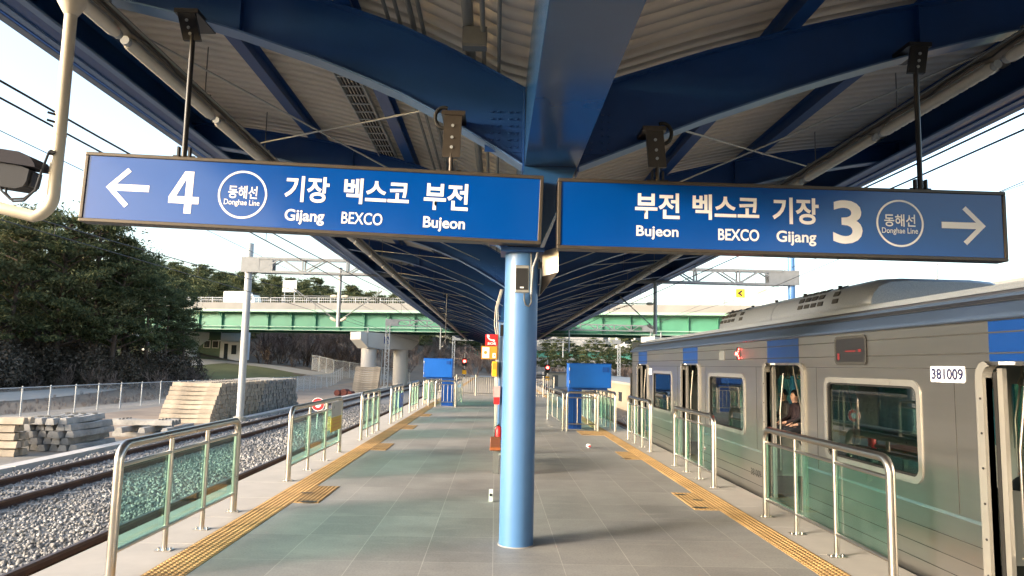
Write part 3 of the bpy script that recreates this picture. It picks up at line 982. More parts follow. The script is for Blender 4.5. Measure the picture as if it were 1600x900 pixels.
sign((.584, 7.03, 3.660), -.0039, 4.555, .718, 'long blue sign with number 3, right arrow and white Korean text', [
    ('동해선', (3.302, -.392, 3.620, -.264), .016), ('Donghae Line', (3.276, -.478, 3.643, -.404), .008),
    ('기장', (2.166, -.400, 2.637, -.128), .026), ('Gijang', (2.203, -.620, 2.606, -.468), .024),
    ('벡스코', (1.358, -.382, 2.032, -.122), .026), ('BEXCO', (1.615, -.586, 2.029, -.466), .022),
    ('부전', (.778, -.390, 1.228, -.121), .026), ('Bujeon', (.792, -.600, 1.216, -.459), .022)],
    ('3', (2.778, -.583, 3.078, -.138), .018), (4.340, 3.887, -.361, 1), (3.462, -.358),
    [(1.02, 1.57, 4.17, 'short'), (3.73, 4.36, 5.16, 'long')])

# ------------------------------------------------------------------ surveillance camera and its arm at the left
t = thing('camera_arm', 'cream bent tube hanging from the canopy and carrying the grey camera', 'camera arm', (-2.87, 4.6, 3.0))
p = MB()
path = [(-2.87, 4.6, 5.28), (-2.87, 4.6, 3.20), (-2.875, 4.6, 2.92)]
for a in np.linspace(0, 1.28, 8):
    path.append((-3.03 + .155 * math.cos(a), 4.6, 2.80 - .145 * math.sin(a)))
path += [(-3.35, 4.6, 2.745), (-3.62, 4.6, 2.84)]
p.tube(path, .038, 18); p.build('arm_tube', M['cream'], t)
p = MB(); p.tube([(-2.87, 4.6, 3.20), (-2.87, 4.6, 3.206)], .041, 18); p.build('weld_ring', M['cream'], t)
p = MB(); p.tube([(-2.87, 4.6, 4.02), (-2.87, 4.6, 4.10), (-2.87, 4.6, 4.16)], [.040, .085, .09], 18); p.build('collar', M['cream'], t)
p = MB()
for z in (3.33, 3.28):
    p.tube([(-2.89, 4.57, z), (-2.93, 4.55, z + .008)], .008, 6)
p.tube([(-2.885, 4.565, 3.075), (-2.885, 4.557, 3.08)], .024, 10)
p.build('screws', M['black'], t)
p = MB()
for k, dz in ((0, 0), (1, .015)):
    p.tube([(-3.16 - .035 * k, 4.565, 2.885), (-3.15 - .03 * k, 4.56, 2.80 + dz), (-3.09 - .02 * k, 4.545, 2.745 + dz), (-3.02, 4.54, 2.75 + dz), (-2.955 + .005 * k, 4.538, 2.82), (-2.925, 4.54, 2.95), (-2.895, 4.545, 3.07)], .0075, 7)
p.build('cable', M['camgrey'], t)
p = MB()
p.box(-3.40, -3.29, 4.56, 4.64, 2.79, 2.875); p.obox((-3.36, 4.6, 2.872), .20, .11, .02)
p.build('bracket', M['cream'], t)
t = thing('security_camera', 'grey weatherproof surveillance camera with sunshield on the cream arm', 'camera', (-3.36, 4.6, 2.895))
def tilt_box(prof, y0, y1, ang, piv):
    ca, sa = math.cos(ang), math.sin(ang)
    return [[(piv[0] + x * ca - z * sa, y, piv[1] + x * sa + z * ca) for x, z in prof] for y in (y0, y1)]
p = MB()
prof = [(-.62, 0), (.30, 0), (.345, .02), (.36, .06), (.36, .135), (.30, .15), (-.62, .15)]
p.loft(tilt_box(prof, 4.53, 4.67, -.13, (-3.375, 2.865))); p.build('housing', M['camgrey'], t)
p = MB()
prof = [(-.64, .152), (.41, .152), (.40, .175), (.36, .215), (.29, .235), (-.64, .235)]
p.loft(tilt_box(prof, 4.505, 4.695, -.13, (-3.375, 2.865))); p.build('sunshield', P('camera_shield_grey', (.03, .03, .04), .8, var=.1, spec=.15), t)
p = MB()
for xx in (-.36, .09):
    p.loft(tilt_box([(xx, .04), (xx + .035, .04), (xx + .035, .115), (xx, .115)], 4.518, 4.5295, -.13, (-3.375, 2.865)))
p.build('latch', M['galv'], t)
p = MB(); p.loft(tilt_box([(.361, .03), (.375, .035), (.375, .12), (.361, .125)], 4.555, 4.645, -.13, (-3.375, 2.865))); p.build('lens_window', M['black'], t)

# ------------------------------------------------------------------ platform railings with green glass
def railing(x, y0, y1, side, label, posts=None, group='glass railings along the platform edges', seg=16):
    """stainless frame along y; side -1: track on the left"""
    posts = posts or list(np.linspace(y0, y1, 4))
    t = thing('glass_railing', label, 'railing', (x, (y0 + y1) / 2, 0), group)
    r, H_, cr = .038, 1.10, .13
    path = [(x, y0, .0)]
    for a in np.linspace(0, math.pi / 2, 8):
        path.append((x, y0 + cr - cr * math.cos(a), H_ - r - cr + cr * math.sin(a)))
    for a in np.linspace(math.pi / 2, 0, 8):
        path.append((x, y1 - cr + cr * math.cos(a), H_ - r - cr + cr * math.sin(a)))
    path.append((x, y1, .0))
    p = MB(); p.tube(path, r, seg); p.build('handrail', M['steel'], t)
    for y in posts[1:-1]:
        p = MB(); p.tube([(x, y, 0), (x, y, H_ - 2 * r + .005)], .024, 12); po = p.build('post', M['steel'], t)
    for z in (.90, .215):
        p = MB(); p.tube([(x, y0 + r * .8, z), (x, y1 - r * .8, z)], .019, 10)
        p.build('crossbar', M['steel'], t)
    for y in posts:
        p = MB()
        p.box(x - .075, x + .075, y - .05, y + .05, .0025, .010)
        for e in (-.055, .055):
            p.tube([(x + e, y, .0101), (x + e, y, .028)], .011, 6)
        p.build('foot_plate', M['steel'], t)
    p = MB(); gx = x + .03 * side
    p.box(gx - .005, gx + .005, y0 + .03, y1 - .03, .222, .885); p.build('glass_pane', M['glass_rail'], t)
    return t
LX, RX = -3.03, 3.36
rl = {}
rl[1] = railing(LX, 6.0, 8.70, -1, 'nearest glass railing on the left platform edge', [6.0, 6.95, 7.80, 8.70], seg=24)
rl[2] = railing(LX, 10.93, 14.42, -1, 'second glass railing on the left edge, bearing a yellow notice', [10.93, 12.03, 13.2, 14.42])
rl[3] = railing(LX, 16.7, 19.1, -1, 'left edge glass railing just behind the one bearing the yellow notice')
rl[4] = railing(LX, 21.35, 23.9, -1, 'left edge glass railing with a blue poster on its glass')
rl[5] = railing(LX, 26.1, 28.75, -1, 'left edge glass railing just before the left blue cabinet')
rl[6] = railing(LX, 31.0, 35.6, -1, 'long glass railing at the edge beside the left blue cabinet', list(np.linspace(31, 35.6, 8)))
railing(RX, 6.12, 8.95, 1, 'nearest glass railing on the right, in front of the train', [6.12, 7.12, 8.05, 8.95], seg=24)
railing(RX, 11.05, 13.42, 1, 'second glass railing on the right, between two open train doors')
railing(RX, 15.55, 18.1, 1, 'third glass railing on the right, nearest the train end')
railing(RX, 20.1, 23.4, 1, 'right edge glass railing beside the right blue cabinet', list(np.linspace(20.1, 23.4, 5)))
railing(RX, 25.4, 30.2, 1, 'right edge glass railing beyond the right blue cabinet', list(np.linspace(25.4, 30.2, 7)))

def barrier(x0, y0, x1, y1, label, nb=2, glass=False, H_=1.1):
    """free-standing stainless barrier between two points"""
    a, b = Vector((x0, y0, 0)), Vector((x1, y1, 0)); d = (b - a).normalized()
    t = thing('steel_barrier', label, 'barrier', (a + b) / 2)
    r, cr = .034, .10
    path = [a.copy()]
    for q in np.linspace(0, math.pi / 2, 6): path.append(a + d * (cr - cr * math.cos(q)) + Vector((0, 0, H_ - r - cr + cr * math.sin(q))))
    for q in np.linspace(math.pi / 2, 0, 6): path.append(b - d * (cr - cr * math.cos(q)) + Vector((0, 0, H_ - r - cr + cr * math.sin(q))))
    path.append(b.copy())
    p = MB(); p.tube(path, r, 12); p.build('handrail', M['steel'], t)
    for z in (.92, .20):
        p = MB(); p.tube([a + Vector((0, 0, z)), b + Vector((0, 0, z))], .017, 8); p.build('crossbar', M['steel'], t)
    for k in range(nb):
        c = a + (b - a) * (k + 1) / (nb + 1)
        p = MB(); p.tube([c + Vector((0, 0, .215)), c + Vector((0, 0, .905))], .012, 8); p.build('baluster', M['steel'], t)
    if glass:
        n = Vector((-d.y, d.x, 0)) * .004
        p = MB(); p.bar(a + d * .05 + Vector((0, 0, .56)) , b - d * .05 + Vector((0, 0, .56)), .008, .66); p.build('glass_pane', M['glass_rail'], t)
    return t
# enclosures round the two blue cabinets
barrier(-2.45, 30.15, -1.62, 30.15, 'barrier in front of the left blue cabinet', 4)
barrier(-1.60, 30.35, -1.55, 34.2, 'barrier along the inner side of the left blue cabinet', 3, True)
barrier(-2.75, 30.3, -2.75, 34.2, 'barrier between the left blue cabinet and the tactile strip', 4, True)
barrier(2.02, 20.12, 2.88, 20.12, 'barrier in front of the right blue cabinet', 2)
barrier(1.93, 20.3, 1.80, 24.4, 'barrier along the inner side of the right blue cabinet', 2, True)
barrier(2.86, 20.5, 2.86, 24.0, 'barrier between the right blue cabinet and the tactile strip', 3, True)

def picket_fence(x0, x1, y, label, n):
    t = thing('steel_fence', label, 'fence', ((x0 + x1) / 2, y, 0))
    p = MB()
    for z in (1.06, .14): p.tube([(x0, y, z), (x1, y, z)], .024, 8)
    p.build('rail', M['steel'], t)
    for k in range(n):
        x = x0 + (x1 - x0) * k / (n - 1)
        big = k in (0, n - 1) or k % 9 == 0
        p = MB(); p.tube([(x, y, 0), (x, y, 1.18 if big else 1.05)], .034 if big else .011, 8); p.build('post' if big else 'baluster', M['steel'], t)
picket_fence(-3.3, .0, 41.5, 'steel fence closing off the far left part of the platform', 28)
picket_fence(.55, 3.4, 41.5, 'steel fence closing off the far right part of the platform', 24)

# notices hung on the railings
t = thing('notice_board', 'yellow and white notice fixed on the second left railing', 'notice', (LX + .06, 13.75, .5))
p = MB(); p.box(LX + .035, LX + .043, 13.42, 14.30, .48, .74); p.build('yellow_sheet', M['yellow'], t)
p = MB(); p.box(LX + .035, LX + .042, 13.42, 14.30, .745, 1.02); p.build('white_sheet', M['glass_dark'] if False else P('clear_sheet', (.42, .40, .38), .3), t)
for k in range(3):
    p = MB(); p.box(LX + .0431, LX + .0445, 13.55, 14.16, .54 + k * .065, .556 + k * .065); p.build('print_line', M['orange'], t)
t = thing('poster', 'blue poster on the glass of the fourth left railing', 'poster', (LX + .05, 23.4, .5))
p = MB(); p.box(LX + .035, LX + .042, 23.0, 23.8, .36, .82); p.build('sheet', M['kiosk'], t)
p = MB(); p.box(LX + .0421, LX + .044, 23.15, 23.65, .64, .74); p.box(LX + .0421, LX + .044, 23.1, 23.4, .42, .50); p.build('print_block', M['kioskside'], t)

# ------------------------------------------------------------------ blue monitor cabinets
def kiosk(x0, x1, px0, px1, y, ztop, zbot, label):
    t = thing('monitor_cabinet', label, 'cabinet', ((px0 + px1) / 2, y + .3, 0))
    p = MB(); p.box(x0, x1, y, y + .62, zbot, ztop)
    b = p.build('cabinet_box', M['kiosk'], t)
    bv = b.modifiers.new('bevel', 'BEVEL'); bv.width = .015; bv.segments = 2
    p = MB(); p.box(x0 - .012, x1 + .012, y + .05, y + .60, ztop + .001, ztop + .02); p.build('cabinet_lid', M['kioskside'], t)
    p = MB(); p.box(x1 - .26, x1 - .10, y - .022, y - .001, ztop - .22, ztop - .08); p.build('lock_plate', M['kioskside'], t)
    p = MB()
    for xx in (x0 + .03, x1 - .032): p.box(xx, xx + .004, y - .003, y - .0005, zbot + .03, ztop - .03)
    for zz in (zbot + .03, ztop - .033): p.box(x0 + .034, x1 - .032, y - .003, y - .0005, zz, zz + .004)
    p.build('door_seam', M['kioskside'], t)
    p = MB()
    for zz in (zbot + .12, ztop - .2): p.tube([(x0 + .022, y - .012, zz), (x0 + .022, y - .012, zz + .09)], .011, 8)
    p.build('hinge', M['galv'], t)
    p = MB(); p.box(px0, px1, y + .12, y + .5, .012, zbot - .002); pd = p.build('pedestal', M['kioskside'], t)
    p = MB()
    for u in (.33, .66):
        xx = px0 + (px1 - px0) * u
        p.box(xx - .008, xx + .008, y + .108, y + .1195, .05, zbot - .06)
    p.build('pedestal_rib', M['kiosk'], pd)
    p = MB(); p.box(px0 - .06, px1 + .06, y + .05, y + .57, .003, .012); p.build('base_plate', M['coping'], t)
    p = MB(); p.box(x0 + .1, x1 - .1, y + .1, y + .52, zbot - .055, zbot - .002); p.build('under_frame', M['kioskside'], t)
kiosk(-3.02, -1.80, -2.24, -1.75, 30.45, 1.98, 1.20, 'blue steel monitor cabinet on a pedestal near the left edge')
kiosk(2.10, 3.32, 2.12, 2.49, 20.55, 1.86, 1.18, 'blue steel monitor cabinet on a pedestal near the right edge')

# ------------------------------------------------------------------ things on and behind the columns
def speaker(c, rz, pitch, label, w=.145, h=.27, d=.15):
    t = thing('loudspeaker', label, 'loudspeaker', c)
    Rm = Matrix.Rotation(rz, 3, 'Z') @ Matrix.Rotation(pitch, 3, 'X')
    def bx(x0, x1, y0, y1, z0, z1, taper=1.):
        vs = [Vector(c) + Rm @ Vector((x * (taper if y > 0 else 1), y, z)) for z in (z0, z1) for y in (y0, y1) for x in (x0, x1)]
        return MB().add(vs, [(0, 2, 3, 1), (4, 5, 7, 6), (0, 1, 5, 4), (2, 6, 7, 3), (0, 4, 6, 2), (1, 3, 7, 5)])
    b = bx(-w / 2, w / 2, -d / 2, d / 2, 0, h, .7).build('cabinet', M['bodytrim'], t)
    bv = b.modifiers.new('bevel', 'BEVEL'); bv.width = .01; bv.segments = 2
    bx(-w / 2 + .012, w / 2 - .012, -d / 2 - .008, -d / 2 - .001, .03, h - .03).build('grille', M['black'], t)
    bx(-.018, .018, -d / 2 - .012, -d / 2 - .0085, .045, .058).build('badge', M['white'], t)
    bx(-.03, .03, d / 2 + .001, d / 2 + .06, h * .4, h * .6).build('wall_bracket', M['conduit'], t)
speaker((.245, 7.04, 2.49), -.06, .06, 'small bronze loudspeaker with black grille on the front of the column')
t = thing('loudspeaker', 'bronze angled loudspeaker box hanging at the right of the column', 'loudspeaker', (.56, 7.45, 2.6))
p = MB(); p.loft([[(.46, 7.35, 2.70), (.62, 7.27, 2.74), (.62, 7.62, 2.74), (.46, 7.70, 2.70)], [(.46, 7.35, 2.96), (.62, 7.27, 3.0), (.62, 7.62, 3.0), (.46, 7.70, 2.96)]]); p.build('cabinet', M['bodytrim'], t)
p = MB(); p.loft([[(.445, 7.40, 2.52), (.455, 7.40, 2.52), (.455, 7.66, 2.52), (.445, 7.66, 2.52)], [(.46, 7.35, 2.699), (.62, 7.27, 2.739), (.62, 7.62, 2.739), (.46, 7.70, 2.699)]]); p.build('mouth', M['frame'], t)
p = MB(); p.box(.425, .459, 7.42, 7.5, 2.8, 2.86); p.build('wall_bracket', M['conduit'], t)
# cables down the near column
for pts, r, m, lab in (([(.40, 7.23, 3.25), (.41, 7.22, 3.0), (.395, 7.235, 2.88), (.36, 7.25, 2.78), (.352, 7.255, 2.62), (.347, 7.25, 2.5)], .012, 'galvlight', 'pale cable looping down the right side of the column top'),
                       ([(.34, 7.255, 2.93), (.345, 7.255, 2.6), (.35, 7.25, 2.42), (.325, 7.245, 2.375), (.29, 7.235, 2.39), (.275, 7.23, 2.44), (.275, 7.19, 2.52)], .008, 'conduit', 'grey speaker cable curling below the loudspeaker on the column')):
    p = MB(); p.tube(pts, r, 8); tag(p.build('cable', M[m]), lab, 'cable')
# the second column: emergency telephone signs, conduits
cy = 19.41
def flat_panel(name, x0, x1, z0, z1, y, m, label, cat, th=.04):
    t = thing(name, label, cat, ((x0 + x1) / 2, y, z0))
    p = MB(); p.box(x0, x1, y, y + th, z0, z1); p.build('panel', m, t)
    return t
t = flat_panel('telephone_sign', -.285, .045, 2.29, 2.585, 19.18, M['red'], 'red SOS sign with a white handset on the second column', 'sign')
p = MB(); o0, ax0, up0 = (-.285, 19.178, 2.29), (1, 0, 0), (0, 0, 1)
stroke_on(p, [(.115 + .13 * math.cos(a) + .075, .21 + .13 * math.sin(a) + .06) for a in np.linspace(math.pi * .95, math.pi * 1.62, 9)], .035, o0, ax0, up0, .002)
poly_on(p, [(.06, .275), (.105, .285), (.115, .225), (.075, .21)], o0, ax0, up0, .0025); poly_on(p, [(.20, .155), (.24, .16), (.265, .115), (.21, .10)], o0, ax0, up0, .0025)
p.build('handset', M['white'], t)
text_on('SOS', o0, ax0, up0, (.06, .018, .29, .082), M['white'], t, .04)
t = flat_panel('information_panel', -.38, .04, 1.93, 2.27, 19.17, M['orange'], 'orange panel with a white square right below the SOS sign', 'panel')
p = MB(); p.box(-.355, -.17, 19.164, 19.1695, 1.955, 2.24); p.box(-.08, .0, 19.164, 19.1695, 1.96, 2.09); p.build('white_field', M['white'], t)
p = MB(); p.add([(-.27 + .045 * math.cos(a), 19.1625, 2.10 + .045 * math.sin(a)) for a in np.linspace(0, math.tau, 13)[:-1]], [tuple(range(12))]); p.add([(-.055, 19.1625, 2.0), (-.02, 19.1625, 2.0), (-.02, 19.1625, 2.05), (-.04, 19.1625, 2.06)], [(0, 1, 2, 3)]); p.build('pictogram', M['orange'], t)
t = thing('telephone_box', 'yellow emergency telephone box on the left of the second column', 'telephone', (.0, 19.2, 1.47))
p = MB(); p.box(-.09, .055, 19.16, 19.36, 1.47, 1.87); b = p.build('case', M['yellow'], t); bv = b.modifiers.new('bevel', 'BEVEL'); bv.width = .015
p = MB(); p.box(-.075, .04, 19.154, 19.1595, 1.66, 1.82); p.build('front_door', M['orange'], t)
t = thing('column_conduit', 'pale pipes and cables running up the second column', 'conduit', (.02, 19.2, 0))
for k, (dx, r, m) in enumerate(((.0, .014, 'cream'), (.035, .018, 'galvlight'), (.062, .010, 'galvlight'))):
    p = MB(); p.tube([(.02 + dx, 19.24 - .02 * k, 0), (.02 + dx, 19.24 - .02 * k, 2.5), (-.05 + dx * 1.8, 19.24 - .02 * k, 2.85), (-.03 + dx, 19.22, 3.3), (.1 + dx, 19.2, 3.8)], r, 8); p.build('pipe', M[m], t)
p = MB(); p.box(.105, .185, 19.2, 19.239, 2.55, 2.85); tag(p.build('black_panel', M['black']), 'small black box high on the second column', 'box')
# bench, extinguisher between the columns
t = thing('bench', 'wooden bench with steel legs partly hidden behind the near column', 'bench', (.3, 13.0, 0))
p = MB()
for k in range(3):
    p.box(-.06 + k * .21, -.06 + k * .21 + .19, 11.9, 13.7, .385, .44)
b = p.build('seat', M['wood'], t); bv = b.modifiers.new('bevel', 'BEVEL'); bv.width = .012
for y in (12.05, 13.5):
    p = MB(); p.box(.0, .09, y, y + .05, .003, .33); p.box(.45, .54, y, y + .05, .003, .33); p.box(.0, .54, y, y + .05, .331, .384); p.build('leg', M['conduit'], t)
t = thing('fire_extinguisher', 'red fire extinguisher standing behind the bench by the near column', 'extinguisher', (.10, 14.6, 0))
p = MB(); p.tube([(.10, 14.6, .12), (.10, 14.6, .14), (.10, 14.6, .48), (.10, 14.6, .54), (.10, 14.6, .57)], [.06, .075, .075, .05, .025], 16); p.build('cylinder', M['red'], t)
p = MB(); p.box(.085, .115, 14.56, 14.64, .571, .605); p.tube([(.10, 14.56, .59), (.02, 14.55, .55), (.015, 14.55, .24)], .012, 6); p.build('valve_hose', M['black'], t)
p = MB(); p.box(.01, .19, 14.5, 14.7, .001, .119); p.build('stand', M['galv'], t)
t = thing('alarm_box', 'red fire hose box with a pale frame on the far column', 'box', (.02, 19.1, .8))
p = MB(); p.box(-.02, .13, 19.02, 19.2, .75, .93); p.build('case', M['red'], t)
p = MB(); p.box(-.03, .14, 19.02, 19.2, .935, 1.22); p.build('door', P('box_pale_pink', (.6, .35, .36), .4), t)
t = thing('socket_plate', 'small white plate with a round socket at the foot of the near column', 'socket plate', (-.02, 9.9, 0))
p = MB(); p.box(-.045, .01, 9.6, 9.64, .003, .16); p.build('plate', M['white'], t)
p = MB(); p.tube([(-.018, 9.5995, .09), (-.018, 9.59, .09)], .018, 10); p.build('socket', M['black'], t)
t = thing('paper_cup', 'crumpled white and pink paper scrap on the platform floor at right', 'litter', (2.11, 16.1, 0))
p = MB(); p.loft([[(2.11 + r * math.cos(a) * random.uniform(.8, 1.15), 16.1 + r * math.sin(a), z) for a in np.linspace(0, math.tau, 9)[:-1]] for r, z in ((.035, .002), (.055, .04), (.05, .075), (.045, .085))]); p.build('paper', M['white'], t)
p = MB(); p.box(2.07, 2.14, 16.015, 16.025, .03, .06); p.build('print', M['red'], t)
t = thing('hanging_ring', 'thin black rod with a ring hanging under the left canopy', 'ring', (-2.92, 30, 2.5))
p = MB(); p.tube([(-2.20, 31.4, 4.85), (-2.20, 31.4, 2.62)], .022, 6); p.build('rod', M['black'], t)
p = MB(); p.tube([(-2.20 + .1 * math.sin(a), 31.4, 2.52 + .1 * math.cos(a)) for a in np.linspace(0, math.tau, 17)], .022, 6, cap=False); p.build('ring', M['black'], t)

# ------------------------------------------------------------------ the silver train at the right platform
TX, TW = 3.86, 3.10                       # near side plane, width
TXR = TX + TW
TC = TX + TW / 2
TY0, TY1 = -14.0, 20.28
FLO, CEI = .03, 2.12
doors = [(5.60 + 4.6 * k - 1.22, 5.60 + 4.6 * k) for k in range(-3, 4)]
doors = [d for d in doors if d[0] > TY0]
wins = [(5.60 + 4.6 * k + .92, 5.60 + 4.6 * k + 2.74) for k in range(-4, 3)]
train = thing('commuter_train', 'silver commuter train with blue bands and open doors along the right platform edge', 'train', (TC, 3, GZ))
DZ0, DZ1, WZ0, WZ1 = FLO, 1.86, .83, 1.68
def side_wall(x0, x1, m, name):
    """wall with door and window openings, between the two x planes"""
    ys = sorted({TY0, TY1} | {v for d in doors for v in d} | {v for w in wins for v in w})
    zs = [-.28, FLO, WZ0, WZ1, DZ1, 2.215]
    p = MB()
    for a, b in zip(ys[:-1], ys[1:]):
        ym = (a + b) / 2
        ind = any(d[0] < ym < d[1] for d in doors); inw = any(w[0] < ym < w[1] for w in wins)
        if ind:
            p.box(x0, x1, a, b, -.28, FLO); p.box(x0, x1, a, b, DZ1, 2.215)
        elif inw:
            p.box(x0, x1, a, b, -.28, WZ0); p.box(x0, x1, a, b, WZ1, 2.215)
        else:
            p.box(x0, x1, a, b, -.28, 2.215)
    return p.build(name, m, train)
side_wall(TX, TX + .05, M['body'], 'side_wall')
def rrect(y0, y1, z0, z1, r, n=6):
    pts = []
    for cy_, cz_, a0 in ((y1 - r, z1 - r, 0), (y0 + r, z1 - r, 90), (y0 + r, z0 + r, 180), (y1 - r, z0 + r, 270)):
        for k in range(n + 1):
            a = R(a0 + 90 * k / n)
            pts.append((cy_ + r * math.cos(a), cz_ + r * math.sin(a)))
    return pts
def ring_frame(name, x0, x1, outer, inner, m, parent):
    """frame between two outlines with the same point count, standing between x0 and x1"""
    p = MB(); n = len(outer)
    V = [(x0, *q) for q in outer] + [(x0, *q) for q in inner] + [(x1, *q) for q in outer] + [(x1, *q) for q in inner]
    F = []
    for i in range(n):
        j = (i + 1) % n
        F += [(i, j, n + j, n + i), (i, 2 * n + i, 2 * n + j, j), (n + i, n + j, 3 * n + j, 3 * n + i)]
    p.add(V, F)
    return p.build(name, m, parent)
def window(w, x, inner_side=False):
    out_, inn = rrect(w[0] - .045, w[1] + .045, WZ0 - .045, WZ1 + .045, .125), rrect(w[0] + .015, w[1] - .015, WZ0 + .015, WZ1 - .015, .085)
    p = MB(); p.box(x + .022, x + .030, w[0] + .002, w[1] - .002, WZ0 + .002, WZ1 - .002)
    g_ = p.build('window', M['glass_train'], train)
    ring_frame('window_frame', x - .012, x + .02, out_, inn, M['winframe'], g_)
    ring_frame('window_gasket', x + .0005, x + .021, [(a, b) for a, b in rrect(w[0] + .0151, w[1] - .0151, WZ0 + .0151, WZ1 - .0151, .085)], rrect(w[0] + .035, w[1] - .035, WZ0 + .035, WZ1 - .035, .075), M['rubber'], g_)
    return g_
for w in wins: window(w, TX)
# door openings: bright frames with round corners, rubber lips and the retracted leaves' edges
for d in doors:
    t_ = MB()
    n_o = [(d[1] + .085, -.04)] + [(d[1] + .085 - .12 * (1 - math.cos(R(a))), DZ1 + .03 - .12 + .12 * math.sin(R(a))) for a in range(0, 91, 15)]
    n_i = [(d[1] + .0, -.04)] + [(d[1] - .09 * (1 - math.cos(R(a))), DZ1 - .005 - .09 + .09 * math.sin(R(a))) for a in range(0, 91, 15)]
    def mirror(pts): return [(d[0] + d[1] - a, b) for a, b in pts]
    fr = None
    for o_, i_, ye, yl in ((n_o, n_i, d[1] - .045, d[1] - .105), (mirror(n_o), mirror(n_i), d[0] + .005, d[0] + .047)):
        p = MB()
        n = len(o_)
        V = [(x, *q) for x in (TX - .028, TX + .05) for pts in (o_, i_) for q in pts]
        F = []
        for i in range(n - 1):
            F += [(i, i + 1, n + i + 1, n + i), (2 * n + i, 3 * n + i, 3 * n + i + 1, 2 * n + i + 1), (i, 2 * n + i, 2 * n + i + 1, i + 1), (n + i, n + i + 1, 3 * n + i + 1, 3 * n + i)]
        p.add(V, F)
        f2 = p.build('door_frame', M['bodytrim'], train)
        fr = fr or f2
        p = MB(); p.box(TX + .055, TX + .10, ye, ye + .04, FLO + .003, DZ1 - .05); p.build('door_rubber', M['rubber'], f2)
        p = MB(); p.box(TX + .06, TX + .095, yl, yl + .058, FLO + .004, DZ1 - .02); p.build('door_leaf', M['bodytrim'], f2)
    p = MB()
    for z in np.linspace(.25, 1.6, 6):
        p.tube([(TX - .0285, d[1] + .03, z), (TX - .0345, d[1] + .03, z)], .010, 6)
    p.build('rivet', M['black'], fr)
    p = MB(); p.box(TX - .03, TX + .06, d[0] - .05, d[1] + .05, -.035, FLO + .002); p.build('door_sill', M['winframe'], fr)
    p = MB(); p.box(TX - .003, TX - .0005, d[0] + .10, d[1] - .06, DZ1 + .032, 2.205); p.build('blue_band', M['trainblue'], train)
# horizontal seams of the upper band and fluted lower panels
p = MB()
for z in (2.115, 1.955):
    p.box(TX - .0045, TX - .0032, TY0, TY1, z - .006, z + .006)
for a, b in zip([TY0] + [d[1] + .09 for d in doors], [d[0] - .09 for d in doors] + [TY1]):
    for z in (.43, .27, .13):
        p.box(TX - .004, TX - .0005, a + .01, b - .03, z - .003, z + .003)
    p.box(TX - .003, TX - .0005, a + .01, b - .02, 1.832, 1.838)
    for yv in (a + .30, b - .30):
        if b - a > .5: p.box(TX - .0031, TX - .0005, yv - .0025, yv + .0025, .64, 1.83)
p.build('seam', M['groove'], train)
p = MB()
for a, b in zip([TY0] + [d[1] + .09 for d in doors], [d[0] - .09 for d in doors] + [TY1]):
    p.prism([(TX - .0045, .60), (TX - .010, .605), (TX - .0005, .63)], 'y', a, b)
p.build('waist_rib', M['body'], train)
# roof: cantrail gutter, shoulder, roof skin
prof = [(TX - .055, 2.215), (TX - .06, 2.235), (TX - .03, 2.262), (TX + .02, 2.30), (TX + .07, 2.345), (TX + .10, 2.362), (TX + .10, 2.215)]
p = MB(); p.prism(prof, 'y', TY0, TY1, True); p.build('cantrail', M['roofside'], train)
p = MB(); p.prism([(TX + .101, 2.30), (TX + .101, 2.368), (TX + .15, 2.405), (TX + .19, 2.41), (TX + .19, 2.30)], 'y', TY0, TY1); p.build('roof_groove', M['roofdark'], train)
p = MB(); p.prism([(TX + .19, 2.30), (TX + .191, 2.435), (TX + .215, 2.445), (TX + .235, 2.44), (TX + .24, 2.30)], 'y', TY0, TY1); p.build('roof_rail', M['roofside'], train)
rp = [(TX + .241, 2.30), (TX + .241, 2.43), (TX + .34, 2.50), (TX + .55, 2.555), (TC - .3, 2.60), (TC, 2.605), (TC + .3, 2.60), (TXR - .55, 2.555), (TXR - .25, 2.46), (TXR - .06, 2.30), (TXR, 2.2)]
p = MB(); p.prism(rp, 'y', TY0, TY1, True); p.build('roof', M['traintop'], train)
for xr, zr in ((TX + .40, 2.523), (TX + .30, 2.482)):
    p = MB(); p.box(xr - .008, xr + .008, TY0, TY1, zr, zr + .03); p.build('roof_strip', M['acunit'], train)
# air conditioning unit on the roof
ap = [(-.92, 0), (-.92, .10), (-.88, .22), (-.80, .32), (-.66, .385), (-.4, .405), (.4, .405), (.66, .385), (.80, .32), (.88, .22), (.92, .10), (.92, 0)]
def ac_ring(y, s, dz=1.): return [(TC + a * s, y, 2.56 + b * dz) for a, b in ap]
p = MB()
p.loft([ac_ring(8.56, .95, .86), ac_ring(8.62, .985, .95), ac_ring(8.74, 1, .99), ac_ring(9.0, 1), ac_ring(11.6, 1)], True); ac = p.build('air_conditioner', M['acunit'], train)
p = MB()
p.loft([ac_ring(11.62, 1), ac_ring(14.2, 1), ac_ring(14.45, .96, .92), ac_ring(14.55, .88, .7)], True); p.build('hood', M['acunit'], ac)
p = MB()
for (ya, n) in ((9.3, 7), (13.0, 6)):
    for k in range(n):
        for (x0, z0, x1, z1) in ((-.905, .135, -.885, .185), (-.868, .235, -.835, .285), (-.79, .335, -.71, .37)):
            if (k * 7 + int(z0 * 100)) % 5 == 0: continue
            y = ya + k * .22 + z0 * .3
            mx_, mz_ = TC + (x0 + x1) / 2 - .004, 2.56 + (z0 + z1) / 2 + .004
            p.bar((TC + x0 - .012, y + .075, 2.56 + z0), (TC + x1 - .012, y + .075, 2.56 + z1 + .006), .15, .012, up=(-.7, 0, .7))
p.build('vent_slots', M['groove'], ac)
p = MB()
for k in range(5):
    p.box(TC - .80 + .0, TC - .76, 9.5 + k * 1.1, 9.54 + k * 1.1, 2.56 + .35, 2.56 + .385)
p.build('lifting_lug', M['black'], ac)
